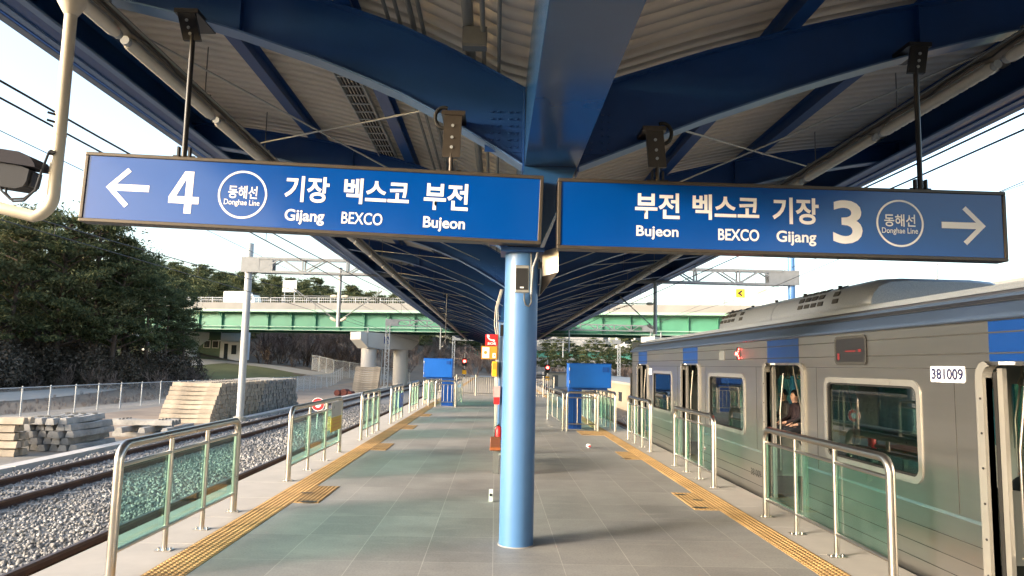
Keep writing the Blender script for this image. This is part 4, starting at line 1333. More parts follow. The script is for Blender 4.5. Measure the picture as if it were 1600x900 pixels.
# far side wall, floor, ceiling, ends
def wall_far():
    p = MB(); x0, x1 = TXR - .05, TXR
    ys = sorted({TY0, TY1} | {v for w in wins for v in w} | {v for d in doors for v in (d[0] + .12, d[0] + .55, d[1] - .55, d[1] - .12)})
    for a, b in zip(ys[:-1], ys[1:]):
        ym = (a + b) / 2
        op = any(w[0] < ym < w[1] for w in wins) or any(d[0] + .12 < ym < d[0] + .55 or d[1] - .55 < ym < d[1] - .12 for d in doors)
        if op: p.box(x0, x1, a, b, -.28, WZ0); p.box(x0, x1, a, b, WZ1, 2.215)
        else: p.box(x0, x1, a, b, -.28, 2.215)
    return p.build('side_wall', M['innerwall'], train)
wall_far()
p = MB(); p.box(TXR - .03, TXR - .022, TY0, TY1 - .06, WZ0 + .001, WZ1 - .001); p.build('window', glassmat('train_far_glass', (.24, .48, .43), base=.08), train)
p = MB(); p.box(TX + .051, TXR - .051, TY0, TY1 - .051, -.1, FLO); p.build('floor', M['floorin'], train)
p = MB(); p.box(TX + .051, TXR - .051, TY0, TY1 - .051, CEI, CEI + .06); p.build('ceiling', M['innerwall'], train)
for ya, yb, zt in ((TY1 - .05, TY1 - .0005, 2.5), (TY0, TY0 + .05, 2.3)):
    p = MB(); p.box(TX, TXR, ya, yb, -.28, zt); p.build('end_wall', M['innerdark'], train)
p = MB(); p.box(TX - .02, TX + .22, TY1, TY1 + .16, .25, 1.62); p.box(TX + .25, TXR - .25, TY1, TY1 + .30, -.6, 1.9); p.build('gangway', M['rubber'], train)
p = MB(); p.box(TX + .18, TXR - .18, TY0, TY1 - .3, -.75, -.281); p.build('underframe', M['innerdark'], train)
# inner panels between doors, benches, poles and hand straps
p = MB()
for a, b in zip([TY0] + [d[1] + .12 for d in doors], [d[0] - .12 for d in doors] + [TY1 - .06]):
    if b - a > .5:
        for x0, x1 in ((TX + .0505, TX + .09),):
            p.box(x0, x1, a, b, FLO + .002, WZ0 - .08); p.box(x0, x1, a, b, WZ1 + .05, CEI - .003)
p.build('lining', M['innerwall'], train)
for a, b in zip([d[1] + .18 for d in doors[:-1]], [d[0] - .18 for d in doors[1:]]):
    for s, x0 in ((1, TX + .10), (-1, TXR - .06)):
        xa, xb = (x0, x0 + .46) if s > 0 else (x0 - .46, x0)
        p = MB(); p.box(xa, xb, a, b, .36, .45); p.box(x0 if s > 0 else x0 - .08, x0 + .08 if s > 0 else x0, a, b, .4505, .80)
        se = p.build('bench_seat', M['seat'], train)
        p = MB(); p.box(xa + .08, xb - .08, a + .05, b - .05, FLO + .002, .359); p.build('seat_base', M['innerdark'], se)
        for y in (a - .03, b + .03):
            p = MB()
            xe = xb if s > 0 else xa
            p.tube([(xe, y, .30), (xe, y, 1.0), (xe, y, 1.25), (xe - .10 * s, y, 1.75), (xe - .12 * s, y, CEI)], .016, 8)
            p.build('grab_pole', M['steel'], train)
            p = MB(); p.prism([(min(xa, xb), .30), (max(xa, xb), .30), (max(xa, xb), .70), ((xa + xb) / 2 + .1, .86), (min(xa, xb), .9)], 'y', y - .012, y + .012); p.build('seat_end_panel', M['innerwall'], train)
strap_y = [y for y in np.arange(3.4, 19.5, .42)]
for x in (TX + .62, TXR - .55):
    p = MB(); p.tube([(x, TY0 + .2, 1.92), (x, TY1 - .3, 1.92)], .014, 8); p.build('strap_rail', M['steel'], train)
    for y in strap_y:
        y = y + (.2 if x > 5 else 0)
        p = MB()
        p.tube([(x, y, 1.915), (x, y, 1.80)], .012, 5)
        p.tube([(x, y, 1.80), (x, y - .075, 1.70), (x, y - .06, 1.675), (x, y + .06, 1.675), (x, y + .075, 1.70), (x, y, 1.80)], .013, 6)
        p.build('hand_strap', M['cream'], train)
# door-pillar rails just inside the open doors
for d in doors:
    p = MB()
    p.tube([(TX + .13, d[1] - .14, .42), (TX + .13, d[1] - .165, .44), (TX + .13, d[1] - .165, 1.22), (TX + .16, d[1] - .22, 1.75)], .014, 8); p.build('grab_pole', M['steel'], train)
# fleet number plate, displays, arrow lamp, small notices
t_ = MB(); t_.add([(TX - .005, *q) for q in rrect(5.84, 6.31, 1.715, 1.853, .02)] + [(TX - .0005, *q) for q in rrect(5.84, 6.31, 1.715, 1.853, .02)],
                 [tuple(range(28)), tuple(range(28, 56))] + [(i, (i + 1) % 28, 28 + (i + 1) % 28, 28 + i) for i in range(28)])
np_ = t_.build('number_plate', M['white'], train)
text_on('381009', (TX - .005, 6.31, 1.715), (0, -1, 0), (0, 0, 1), (.02, .022, .45, .118), P('plate_digits', (.01, .012, .06), .5), np_, .028, lift=.002)
p = MB(); p.add([(TX - .010, *q) for q in rrect(7.42, 8.06, 1.895, 2.15, .05)] + [(TX - .0005, *q) for q in rrect(7.42, 8.06, 1.895, 2.15, .05)], [tuple(range(28)), tuple(range(28, 56))] + [(i, (i + 1) % 28, 28 + (i + 1) % 28, 28 + i) for i in range(28)])
dp = p.build('destination_display', M['black'], train)
ring_frame('display_frame', TX - .013, TX - .0101, rrect(7.39, 8.09, 1.865, 2.18, .06), rrect(7.42, 8.06, 1.895, 2.15, .05), M['groove'], dp)
p = MB(); p.box(TX - .0125, TX - .0102, 7.62, 7.84, 2.005, 2.02); p.box(TX - .0125, TX - .0102, 7.50, 7.56, 2.0, 2.03); p.box(TX - .0125, TX - .0102, 7.98, 8.02, 1.92, 1.99)
p.build('display_glow', emit('display_red', (.10, .008, .008), .3), dp)
p = MB()
p.box(TX - .013, TX - .0005, 11.28, 11.42, 1.94, 2.14); al = p.build('arrow_lamp', M['black'], train)
p = MB()
for k in range(3):
    for s in (-1, 1): p.tube([(TX - .0135, 11.33 - k * .035 + .03, 2.04 + s * k * .035), (TX - .022, 11.33 - k * .035 + .03, 2.04 + s * k * .035)], .014, 6)
p.tube([(TX - .0135, 11.40, 2.04), (TX - .03, 11.40, 2.04)], .026, 8)
p.build('lamp', M['redlamp'], al)
p = MB(); p.box(TX - .010, TX - .0005, 12.05, 12.32, 1.94, 2.10); p.build('vent_grille', M['conduit'], train)
p = MB()
for d in doors:
    p.box(TX - .0035, TX - .0005, d[1] - .33, d[1] - .16, DZ1 + .006, DZ1 + .028)
p.build('door_sticker', M['white'], train)
p = MB(); p.box(TX - .003, TX - .0005, 17.72, 18.05, 1.62, 1.78); p.build('notice', M['white'], train)
text_on('381009', (TX - .0005, 10.98 - .12, .24), (0, -1, 0), (0, 0, 1), (0, 0, .40, .10), M['groove'], train, .0, 'small_number', lift=.003)

# ------------------------------------------------------------------ passengers inside
def skin_mesh(joints, edges):
    me = bpy.data.meshes.new('person')
    me.from_pydata([j[0] for j in joints], [], [])
    bm = bmesh.new(); bm.from_mesh(me)
    lay = bm.verts.layers.skin.verify()
    bm.verts.ensure_lookup_table()
    for v, j in zip(bm.verts, joints):
        r = j[1]; v[lay].radius = (r, r) if not isinstance(r, tuple) else r
        v[lay].use_root = False
    bm.verts[0][lay].use_root = True
    for a, b in edges: bm.edges.new((bm.verts[a], bm.verts[b]))
    bm.to_mesh(me); bm.free()
    o = bpy.data.objects.new('person', me); col.objects.link(o)
    o.modifiers.new('skin', 'SKIN').use_smooth_shade = True
    s = o.modifiers.new('sub', 'SUBSURF'); s.levels = 2; s.render_levels = 2
    bpy.context.view_layer.update()
    out = bpy.data.meshes.new_from_object(o.evaluated_get(bpy.context.evaluated_depsgraph_get()))
    bpy.data.objects.remove(o); bpy.data.meshes.remove(me)
    return out

def seated_person(loc, face, coat, label, group='seated passengers'):
    """sits facing +x before the turn; origin on the floor under the hips; one continuous body"""
    J, E_ = [], []
    def add(p, r, to=None):
        J.append((p, r)); i = len(J) - 1
        if to is not None: E_.append((to, i))
        return i
    pel = add((0, 0, .53), (.15, .12))
    sp = add((-.03, 0, .72), (.14, .105), pel)
    ch = add((-.02, 0, .93), (.165, .11), sp)
    nk = add((-.005, 0, 1.07), .052, ch)
    hd0 = add((.02, 0, 1.14), .075, nk)
    hd1 = add((.025, 0, 1.23), .093, hd0)
    add((.015, 0, 1.30), .07, hd1)
    ch_n = add((.105, 0, 1.205), .014, hd1)            # nose
    for s in (-1, 1):
        hip = add((.08, s * .09, .53), .088, pel)
        kn = add((.46, s * .10, .52), .064, hip)
        an = add((.47, s * .10, .12), .042, kn)
        hl = add((.49, s * .10, .06), .042, an)
        add((.63, s * .11, .045), .034, hl)
        sh = add((-.015, s * .19, 1.0), .062, ch)
        el = add((.04, s * .245, .74), .048, sh)
        wr = add((.27, s * .13, .645), .030, el)
        pm = add((.335, s * .10, .625), (.034, .018), wr)
        for k, (dx, dy) in enumerate(((.085, -.026), (.095, -.008), (.09, .010), (.075, .027))):
            f1 = add((.335 + dx * .55, s * (.10 + dy), .62), .0088, pm)
            add((.335 + dx, s * (.10 + dy * 1.1), .598), .0075, f1)
        th = add((.35, s * (.10 - .040), .628), .010, pm); add((.385, s * (.10 - .055), .615), .008, th)
        ear = add((.015, s * .088, 1.215), .016, hd1)
    me = skin_mesh(J, E_)
    for m in (coat, M['skin'], M['trouser'], M['black']): me.materials.append(m)
    for pgn in me.polygons:
        c = pgn.center
        if c.z > 1.075: i = 1
        elif c.x > .275 and .56 < c.z < .70 and abs(c.y) < .2 and c.z > .585: i = 1
        elif c.z < .09: i = 3
        elif c.z < .60 and c.x > .06 or c.z < .5: i = 2
        else: i = 0
        pgn.material_index = i; pgn.use_smooth = True
    o = link('person', me, None, None, label, 'person', group)
    o.location = loc; o.rotation_euler = (0, 0, face)
    # hair cap
    V, F = [], []
    nr, ns = 7, 14
    for i in range(nr):
        a = i / (nr - 1) * 1.75
        for k in range(ns):
            b = k * math.tau / ns
            fr = .72 if math.cos(b) > .35 and a > 1.05 else 1.
            aa = min(a, 1.05) if math.cos(b) > .35 else a
            V.append((.012 + .106 * math.sin(aa) * math.cos(b) * fr + (0 if fr == 1 else .02), .098 * math.sin(aa) * math.sin(b), 1.235 + .118 * math.cos(aa)))
    for i in range(nr - 1):
        for k in range(ns): F.append((i * ns + k, i * ns + (k + 1) % ns, (i + 1) * ns + (k + 1) % ns, (i + 1) * ns + k))
    hm = bpy.data.meshes.new('hair'); hm.from_pydata(V, [], F); hm.polygons.foreach_set('use_smooth', [True] * len(F)); hm.update()
    h = link('hair', hm, M['hair'], o)
    fm = MB()
    for s in (-1, 1):
        fm.tube([(.107, s * .036, 1.232), (.114, s * .036, 1.232)], [.013, .006], 8)
    fm.bar((.112, -.026, 1.165), (.112, .026, 1.165), .006, .01)
    me2 = bpy.data.meshes.new('face_features'); me2.from_pydata([tuple(v) for v in fm.v], [], fm.f); link('face_features', me2, M['hair'], o)
    return o
SX = TXR - .32
seated_person((SX, 8.42, FLO), math.pi, M['coat1'], 'passenger in a black coat seated across from the nearest open door', None)
seated_person((SX, 15.25, FLO), math.pi, M['coat1'], 'seated passenger in black nearest the right edge of the second open door', None)
seated_person((SX, 15.85, FLO), math.pi, M['coat2'], 'seated passenger in a dark red coat seen through the second door', None)
seated_person((SX, 16.45, FLO), math.pi, M['coat3'], 'seated passenger in a grey coat leftmost in the second door', None)

# ------------------------------------------------------------------ catenary: portals, brackets, wires
def truss(mb, a, b, h, w, n, r=.045):
    """lattice girder between two points (lower-chord level), depth h, width w"""
    a, b = Vector(a), Vector(b); d = (b - a).normalized(); s = d.cross(Vector((0, 0, 1))).normalized() * (w / 2); u = Vector((0, 0, h))
    for q in (s, -s):
        mb.bar(a + q, b + q, r * 1.6); mb.bar(a + q + u, b + q + u, r * 1.6)
        for k in range(n):
            p0, p1 = a + (b - a) * (k / n), a + (b - a) * ((k + 1) / n)
            if k % 2 == 0: mb.bar(p0 + q, p1 + q + u, r)
            else: mb.bar(p0 + q + u, p1 + q, r)
            if k % 2 == 0: mb.bar(p0 + q, p0 + q + u, r * 1.2)
    for k in range(0, n + 1, 2):
        p0 = a + (b - a) * (k / n)
        mb.bar(p0 + s, p0 - s, r); mb.bar(p0 + s + u, p0 - s + u, r)
def lattice_pole(mb, x, y, z0, z1, w=.42, n=16):
    for sx in (-1, 1):
        for sy in (-1, 1): mb.bar((x + sx * w / 2, y + sy * w / 2, z0), (x + sx * w / 2, y + sy * w / 2, z1), .055)
    for k in range(n):
        za, zb_ = z0 + (z1 - z0) * k / n, z0 + (z1 - z0) * (k + 1) / n
        for s in (-1, 1):
            p, q = (1, -1) if k % 2 else (-1, 1)
            mb.bar((x + p * w / 2, y + s * w / 2, za), (x + q * w / 2, y + s * w / 2, zb_), .03)
            mb.bar((x + s * w / 2, y + p * w / 2, za), (x + s * w / 2, y + q * w / 2, zb_), .03)
TRK = (-9.59, -5.05, 5.45)
CONT, MESS = 4.40, 5.05
def portal(y, xl, xr, zt, kind, label, top=7.1, col_r=.16, zb_extra=0, drops=(-7.25, 7.35)):
    t = thing('overhead_line_portal', label, 'portal', (xl, y, GZ))
    for i, x in enumerate((xl, xr)):
        p = MB()
        if kind == 'tube':
            p.tube([(x, y, GZ - .1), (x, y, top)], col_r, 20)
            po = p.build('pole', M['galvlight'] if i == 0 else M['column'], t)
            p = MB(); p.tube([(x, y, GZ), (x, y, GZ + .35)], col_r + .12, 16); p.build('footing', M['conc'], po)
        else:
            lattice_pole(p, x, y, GZ - .1, zt + .75, .42, 22); po = p.build('pole', M['galvlight'], t)
            p = MB(); p.obox((x, y, GZ), .8, .8, .3); p.build('footing', M['conc'], po)
    p = MB(); truss(p, (xl + .5, y, zt), (xr - .5, y, zt), .62, .45, 24 if kind == 'tube' else 30, .06); p.build('truss', M['truss'], t)
    for x, s in ((xl, 1), (xr, -1)):
        for ya, yb in ((y - .25, y - .232), (y + .232, y + .25)):
            p = MB(); p.box(min(x - .28 * s, x + 1.15 * s), max(x - .28 * s, x + 1.15 * s), ya, yb, zt - .03, zt + .66); p.build('end_plate', M['truss'], t)
    for xd in drops:
        p = MB(); p.tube([(xd, y, zt + .3), (xd, y, 3.35)], .085, 10); dp_ = p.build('drop_tube', M['galvlight'], t)
        for xt in TRK:
            if abs(xt - xd) < 2.8:
                s = 1 if xt > xd else -1
                p = MB()
                p.tube([(xd + .05 * s, y, 3.62), (xt - .25 * s, y, MESS + .02)], .026, 6)
                p.tube([(xd + .05 * s, y, 4.75), (xt + .3 * s, y, 4.72)], .024, 6)
                p.tube([(xt - .9 * s, y, 4.70), (xt + .05 * s, y, CONT + .05)], .016, 5)
                p.tube([(xt - .25 * s, y, MESS - .02), (xt - .6 * s, y, 4.70)], .014, 5)
                p.build('cantilever', M['conduit'], dp_)
                for z in (3.62, 4.75):
                    p = MB(); a_ = Vector((xd + .1 * s, y, z)); dr = Vector((s, 0, .55 if z < 4 else 0)).normalized()
                    p.tube([a_, a_ + dr * .10, a_ + dr * .2, a_ + dr * .3], [.05, .07, .07, .05], 8)
                    p.build('insulator', M['cream'], dp_)
    return t
portal(33.0, -11.45, 13.75, 5.78, 'tube', 'nearest overhead line portal with round poles and a lattice beam')
portal(80.5, -12.1, 17.6, 5.9, 'lattice', 'second overhead line portal with lattice poles in front of the bridge pier', drops=(-6.2, 8.2))
portal(128., -7.5, 22., 6.0, 'lattice', 'far overhead line portal beyond the bridge near the red signals', drops=(1.5, 12.))

def wire(pts, r, label, name='overhead_wire', group=None):
    p = MB(); p.tube(pts, r, 5); return tag(p.build(name, M['wire']), label, 'wire', group)
sup = [-25, 33., 80.5, 128.]
for xt, lab in ((-9.59, 'farther left track'), (-5.05, 'track beside the left platform edge'), (5.45, 'train track')):
    pts, ptc = [], []
    for a, b in zip(sup[:-1], sup[1:]):
        for k in range(12):
            y = a + (b - a) * k / 12; u = k / 12
            bend = float(track_bend(y))
            pts.append((xt + bend, y, MESS - .55 * 4 * u * (1 - u))); ptc.append((xt + bend + .15 * (1 if int(y / 50) % 2 else -1) * 0, y, CONT - .06 * 4 * u * (1 - u)))
    w1 = wire(pts, .013, f'upper messenger wire over the {lab}')
    w2 = wire(ptc, .012, f'lower contact wire over the {lab}')
    y0_ = 8 if xt < 0 else 12
    for k in range(7):
        y = y0_ + k * 7.5
        u = (y - (-25)) / 58 if y < 33 else (y - 33) / 47.5
        p = MB(); p.tube([(xt, y, MESS - .55 * 4 * u * (1 - u)), (xt, y, CONT - .06 * 4 * u * (1 - u))], .007, 4); p.build('dropper', M['wire'], w1)
wire([(-10.9, -10, 6.75), (-11.1, 33, 6.6), (-11.8, 80, 6.6), (-9, 120, 6.6)], .011, 'thin feeder wire high along the left pole tops')
wire([(13.5, -5, 7.0), (13.7, 33, 6.6), (17.5, 80, 6.6)], .011, 'thin feeder wire high along the right pole tops')
wire([(10.5, 2, 6.3), (12.0, 33, 5.3), (15, 80, 6.0)], .011, 'thin sagging wire right of the train roof')

# ------------------------------------------------------------------ chain-link fences of the yard
def link_fence(pts, H_, label, step=2.0, name='chain_link_fence'):
    t = thing(name, label, 'fence', (pts[0][0], pts[0][1], float(ground_z(*pts[0]))))
    P_ = []
    for a, b in zip(pts[:-1], pts[1:]):
        L_ = math.hypot(b[0] - a[0], b[1] - a[1]); n = max(1, round(L_ / step))
        for k in range(n): P_.append((a[0] + (b[0] - a[0]) * k / n, a[1] + (b[1] - a[1]) * k / n))
    P_.append(pts[-1])
    P_ = [(x, y, float(ground_z(x, y))) for x, y in P_]
    for k, (x, y, z) in enumerate(P_):
        p = MB(); p.tube([(x, y, z - .1), (x, y, z + H_), (x, y, z + H_ + .05)], [.036, .036, .02], 8); po = p.build('post', M['galvlight'], t)
        if k % 9 == 5:
            p = MB(); p.tube([(x, y, z + H_ * .75), (x + .3, y - .65, z)], .024, 6); p.build('brace', M['galvlight'], po)
    p = MB(); p.tube([(x, y, z + H_ - .03) for x, y, z in P_], .026, 6); p.build('top_rail', M['galvlight'], t)
    V, F = [], []
    for x, y, z in P_: V += [(x, y, z + .04), (x, y, z + H_ - .05)]
    for k in range(len(P_) - 1): F.append((2 * k, 2 * k + 2, 2 * k + 3, 2 * k + 1))
    p = MB(); p.add(V, F); p.build('wire_mesh', M['chain'], t)
link_fence([(-22.4, 14), (-22.0, 30), (-21.6, 40), (-20.6, 50), (-18.6, 64), (-18.0, 80), (-18.9, 90)], 1.42, 'long chain-link fence of grey posts bounding the gravel yard')
link_fence([(-24.5, 97), (-20.5, 92), (-14.5, 92.5), (-11.2, 95.0)], 2.0, 'short chain-link fence behind the bridge pier')

# ------------------------------------------------------------------ stacks of concrete sleepers
def sleeper_mesh(L_=2.3, tan=False):
    """pre-stressed sleeper, sloping sides, dip in the middle; lies along local x, base at z=0"""
    rings = []
    for x, hw, h in ((-L_ / 2, .118, .185), (-L_ * .28, .118, .19), (-L_ * .12, .105, .165), (L_ * .12, .105, .165), (L_ * .28, .118, .19), (L_ / 2, .118, .185)):
        rings.append([(x, -hw - .012, 0), (x, hw + .012, 0), (x, hw, h * .45), (x, hw * .72, h), (x, -hw * .72, h), (x, -hw, h * .45)])
    p = MB(); p.loft(rings)
    b = p.build('concrete_sleeper', M['sleeper_tan'] if tan else M['sleeper'])
    me = b.data
    bpy.data.objects.remove(b)
    p = MB()
    for sx in (-1, 1):
        for e in (-.055, .055):
            p.obox((sx * L_ * .31 + e, 0, .185), .035, .10, .035)
    c = p.build('rail_clip', M['groove']); mc = c.data; bpy.data.objects.remove(c)
    return me, mc
SM, SC = sleeper_mesh()
SMT, SCT = sleeper_mesh(2.3, True)
n_sl = [0]
def sleeper(x, y, z, rz, label, group, tan=False, clips=False):
    o = link('concrete_sleeper', SMT if tan else SM, None, None, label, 'sleeper', group)
    o.location = (x, y, z); o.rotation_euler = (random.uniform(-.012, .012), random.uniform(-.006, .006), rz + random.uniform(-.012, .012))
    if clips:
        c = link('rail_clip', SC, None, o)
    n_sl[0] += 1
    return o
Z0 = GZ + .03
# big stack: layers of sleepers side by side, stepping back, 27 deep as individuals then one mass
LAY = .197
for k in range(9):
    for j in range(25):
        y = 33.1 + k * .155 + j * .262 + random.uniform(-.006, .006)
        if j == 0 and k == 8: pass
        lab = 'pale concrete sleeper on the sunlit front of the big stack' if j == 0 else 'concrete sleeper deep in the big stack, showing only its grey end'
        grp = 'front sleepers of the big stack' if j == 0 else 'end faces of the big stack'
        if k == 8 and j > 0: lab, grp = 'concrete sleeper in the top layer of the big stack', 'top layer of the big stack'
        sleeper(-13.95 + random.uniform(-.04, .04), y, Z0 + k * LAY, 0, lab, grp, True, k == 8)
# the deeper part of the stack, as one mass
V, F = [], []
src = [tuple(v.co) for v in SM.vertices]; sf = [tuple(p_.vertices) for p_ in SM.polygons]
for k in range(9):
    for j in range(25, 56):
        if k == 8 and j > 47: continue
        y = 33.1 + k * .155 * (1 if j < 50 else 0) + j * .262 - (k * .155 if j > 52 else 0)
        dx = random.uniform(-.05, .05); b = len(V)
        V += [(v[0] - 13.95 + dx, v[1] + y, v[2] + Z0 + k * LAY) for v in src]; F += [tuple(i + b for i in f) for f in sf]
me = bpy.data.meshes.new('sleeper_stack'); me.from_pydata(V, [], F); me.update()
link('sleeper_stack', me, M['sleeper'], None, 'farther part of the big stack of concrete sleepers', None, None, 'stuff')
# middle pile, ends towards the platform
for k, n in enumerate((7, 6, 6, 5, 4)):
    for j in range(n):
        x = -14.55 + k * .10 + j * .285 + random.uniform(-.03, .03) + (.09 if k > 2 else 0)
        sleeper(x, 23.6 + random.uniform(-.12, .12), Z0 + k * .2, math.pi / 2 + random.uniform(-.04, .04), 'grey sleeper lying end-on in the rough middle pile', 'middle pile of sleepers', False, k == 4)
# left pile, parallel to the viewer
for k in range(5):
    for j in range(2):
        sleeper(-14.75 + (.25 if k == 4 else 0) - .03 * k + random.uniform(-.08, .08), 21.2 + j * .3, Z0 + k * .225, .05, 'sleeper in the small pile at the left edge of the yard', 'left pile of sleepers', True, False)
# small crossed pile behind the middle pile
for j in range(3):
    sleeper(-12.95, 27.0 + j * .28, Z0 + .42, .02, 'sleeper with black clips on the low pile behind the rough one', 'low pile of sleepers', False, True)
for j in range(3):
    sleeper(-12.75, 27.0 + j * .3, Z0 + (0 if j < 3 else .2), .02, 'sleeper at the bottom of the low pile behind the rough one', 'bottom of the low pile', False, False)
for k in range(3):
    p_ = sleeper(-13.3 + k * .8, 27.3, Z0 + .205, math.pi / 2, 'spacer sleeper lying across inside the low pile', 'spacers of the low pile')
# far stack by the pier
for k in range(12):
    for j in range(2):
        sleeper(-11.9 + k * .012, 66.5 + j * .27 + k * .06, Z0 + k * .205, 0, 'pale sleeper in the tall stack before the bridge pier', 'tall stack before the pier', True, False)
# rusty machine part on the ground near that stack
t = thing('rusty_drum', 'heap of rusty red rolled steel lying beside the tall sleeper stack', 'scrap', (-12.9, 62, GZ))
for k, (dx, r_) in enumerate(((0, .26), (.55, .30), (1.05, .22))):
    p = MB(); p.tube([(-13.4 + dx, 61.8, GZ + r_), (-13.4 + dx + .15, 62.6, GZ + r_)], r_, 14); p.build('roll', P('rust_red', (.10, .026, .02), .85, var=.3), t)
# round stop sign on the near left track side
t = thing('stop_marker', 'round red and white marker on a short post in the ballast', 'sign', (-7.25, 30, BT))
p = MB(); p.tube([(-7.25, 30.04, BT), (-7.25, 30.04, .05)], .035, 8); p.build('post', M['galv'], t)
p = MB(); p.tube([(-7.25, 29.98, .0), (-7.25, 30.0, .0)], .27, 24); ds = p.build('disc', M['white'], t)
p = MB(); 
pts = [(-7.25 + .25 * math.cos(a), 29.976, .25 * math.sin(a)) for a in np.linspace(0, math.tau, 25)[:-1]]; pi_ = [(-7.25 + .13 * math.cos(a), 29.976, .13 * math.sin(a)) for a in np.linspace(0, math.tau, 25)[:-1]]
p.add(pts + pi_, [(i, (i + 1) % 24, 24 + (i + 1) % 24, 24 + i) for i in range(24)]); p.build('red_ring', M['red'], ds)

# ------------------------------------------------------------------ green girder bridge
BY, BZ = 84.5, 5.5
bridge = thing('girder_bridge', 'long green steel girder road bridge crossing above the tracks', 'bridge', (0, BY, GZ))
BX0, BX1 = -75, 85
bw = 9.0
for y in (BY, BY + bw - .6):
    p = MB(); p.box(BX0, BX1, y, y + .03, BZ, BZ + 2.15); gd = p.build('girder', M['bridgegreen'], bridge)
    p = MB(); p.box(BX0, BX1, y - .28, y - .001, BZ - .02, BZ + .05); p.box(BX0, BX1, y - .28, y - .001, BZ + 2.1, BZ + 2.17); p.build('girder_flange', M['bridgelight'], gd)
    for x in np.arange(BX0 + 1, BX1, 3.2):
        if y != BY: break
        p = MB(); p.box(x, x + .04, y - .24, y - .002, BZ + .051, BZ + 2.099)
        p.bar((x + .02, y - .20, BZ + 1.45), (x + .02, y - .95, BZ + 2.2), .06, .09)
        p.build('stiffener', M['bridgegreen'], gd)
p = MB(); p.tube([(BX0, BY - .35, BZ + .42), (BX1, BY - .35, BZ + .42)], .06, 6); p.build('service_pipe', M['bridgelight'], bridge)
p = MB(); p.box(BX0, BX1, BY - 1.15, BY + bw + .5, BZ + 2.2, BZ + 2.5); p.build('deck_slab', M['bridgelight'], bridge)
p = MB()
p.prism([(BY - 1.12, BZ + 2.501), (BY - .75, BZ + 2.501), (BY - .85, BZ + 3.35), (BY - 1.08, BZ + 3.35)], 'x', BX0, BX1); p.prism([(BY + bw + .1, BZ + 2.501), (BY + bw + .45, BZ + 2.501), (BY + bw + .42, BZ + 3.35), (BY + bw + .2, BZ + 3.35)], 'x', BX0, BX1)
p.build('parapet', M['parapet'], bridge)
p = MB()
for z in (.30, .62): p.box(BX0, BX1, BY - 1.0, BY - .94, BZ + 3.35 + z - .03, BZ + 3.35 + z + .03)
for x in np.arange(BX0, BX1, 1.6): p.box(x, x + .07, BY - 1.0, BY - .93, BZ + 3.351, BZ + 4.03)
p.build('guard_rail', M['galvlight'], bridge)
p = MB()
for x in np.arange(BX0, BX1, .28): p.box(x, x + .03, BY - .985, BY - .965, BZ + 3.36, BZ + 3.94)
p.build('rail_infill', M['galvlight'], bridge)
for x in np.arange(13, 60, 4.3):
    p = MB(); p.tube([(x, BY - .9, BZ + 3.35), (x, BY - .9, BZ + 5.9)], .06, 6); p.build('mesh_post', M['galvlight'], bridge)
def pier(cx, cy_, ang, label=None):
    ca, sa = math.cos(ang), math.sin(ang)
    p = MB()
    prof = [(-4.6, 1.9), (-4.6, 1.0), (-3.4, 0), (3.4, 0), (4.6, 1.0), (4.6, 1.9)]
    for e in (0,):
        rings = [[(cx + u * ca - v * sa, cy_ + u * sa + v * ca, BZ - 2.1 + w_) for u, w_ in prof] for v in (-1.0, 1.0)]
        p.loft(rings)
    pr = p.build('pier_cap', M['pier'], bridge)
    for u in (-2.5, 2.5):
        p = MB(); c_ = (cx + u * ca, cy_ + u * sa)
        p.tube([(c_[0], c_[1], GZ - .3), (c_[0], c_[1], BZ - 2.09)], .92, 28); p.build('pier_shaft', M['pier'], pr)
    p = MB()
    for u in (-2.6, 2.6): p.obox((cx + u * ca, cy_ + u * sa, BZ - .2), 1.0, .8, .18, ang)
    p.build('bearing', M['innerdark'], pr)
    p = MB(); v_ = -1.06
    p.tube([(cx - 3.6 * ca + 1.06 * sa, cy_ - 3.6 * sa - 1.06 * ca, BZ + .3), (cx - 3.6 * ca + 1.06 * sa, cy_ - 3.6 * sa - 1.06 * ca, BZ - 1.9), (cx - 1.3 * ca + 1.0 * sa, cy_ - 1.3 * sa - 1.0 * ca, BZ - 2.2), (cx - 1.3 * ca + 1.0 * sa, cy_ - 1.3 * sa - 1.0 * ca, GZ)], .07, 6)
    p.build('drain_pipe', M['galvlight'], pr)
    return pr
pr1 = pier(-14.2, 86.0, R(60))
text_on('P2', (-14.2 + .0 * math.cos(R(60)) + 1.0 * math.sin(R(60)), 86.0 + .0 * math.sin(R(60)) - 1.0 * math.cos(R(60)), BZ - 1.55), (math.cos(R(60)), math.sin(R(60)), 0), (0, 0, 1), (-1.1, .1, -.3, .95), P('pier_number_blue', (.01, .03, .2), .6), pr1, .03, lift=.02)
pier(20.5, 87.6, R(50))
pier(-45., 87.6, R(50))
# small white truck and signs on the bridge
t = thing('white_truck', 'white box truck driving on the bridge above the pines', 'truck', (-35.2, BY + 2, BZ + 2.5))
p = MB(); p.box(-36.6, -33.6, BY + 1.4, BY + 3.3, BZ + 3.2, BZ + 5.0); p.build('cargo_box', M['apartment'], t)
p = MB(); p.prism([(-33.55, BZ + 3.0), (-32.2, BZ + 3.0), (-32.2, BZ + 3.8), (-32.5, BZ + 4.6), (-33.55, BZ + 4.7)], 'y', BY + 1.5, BY + 3.2); cb = p.build('cab', M['apartment'], t)
p = MB(); p.box(-33.2, -32.6, BY + 1.485, BY + 1.499, BZ + 3.8, BZ + 4.4); p.build('side_window', M['darkwin'], cb)
for x in (-36, -34.4, -32.8):
    p = MB(); p.tube([(x, BY + 1.45, BZ + 2.95), (x, BY + 3.25, BZ + 2.95)], .42, 14); p.build('wheel', M['rubber'], t)
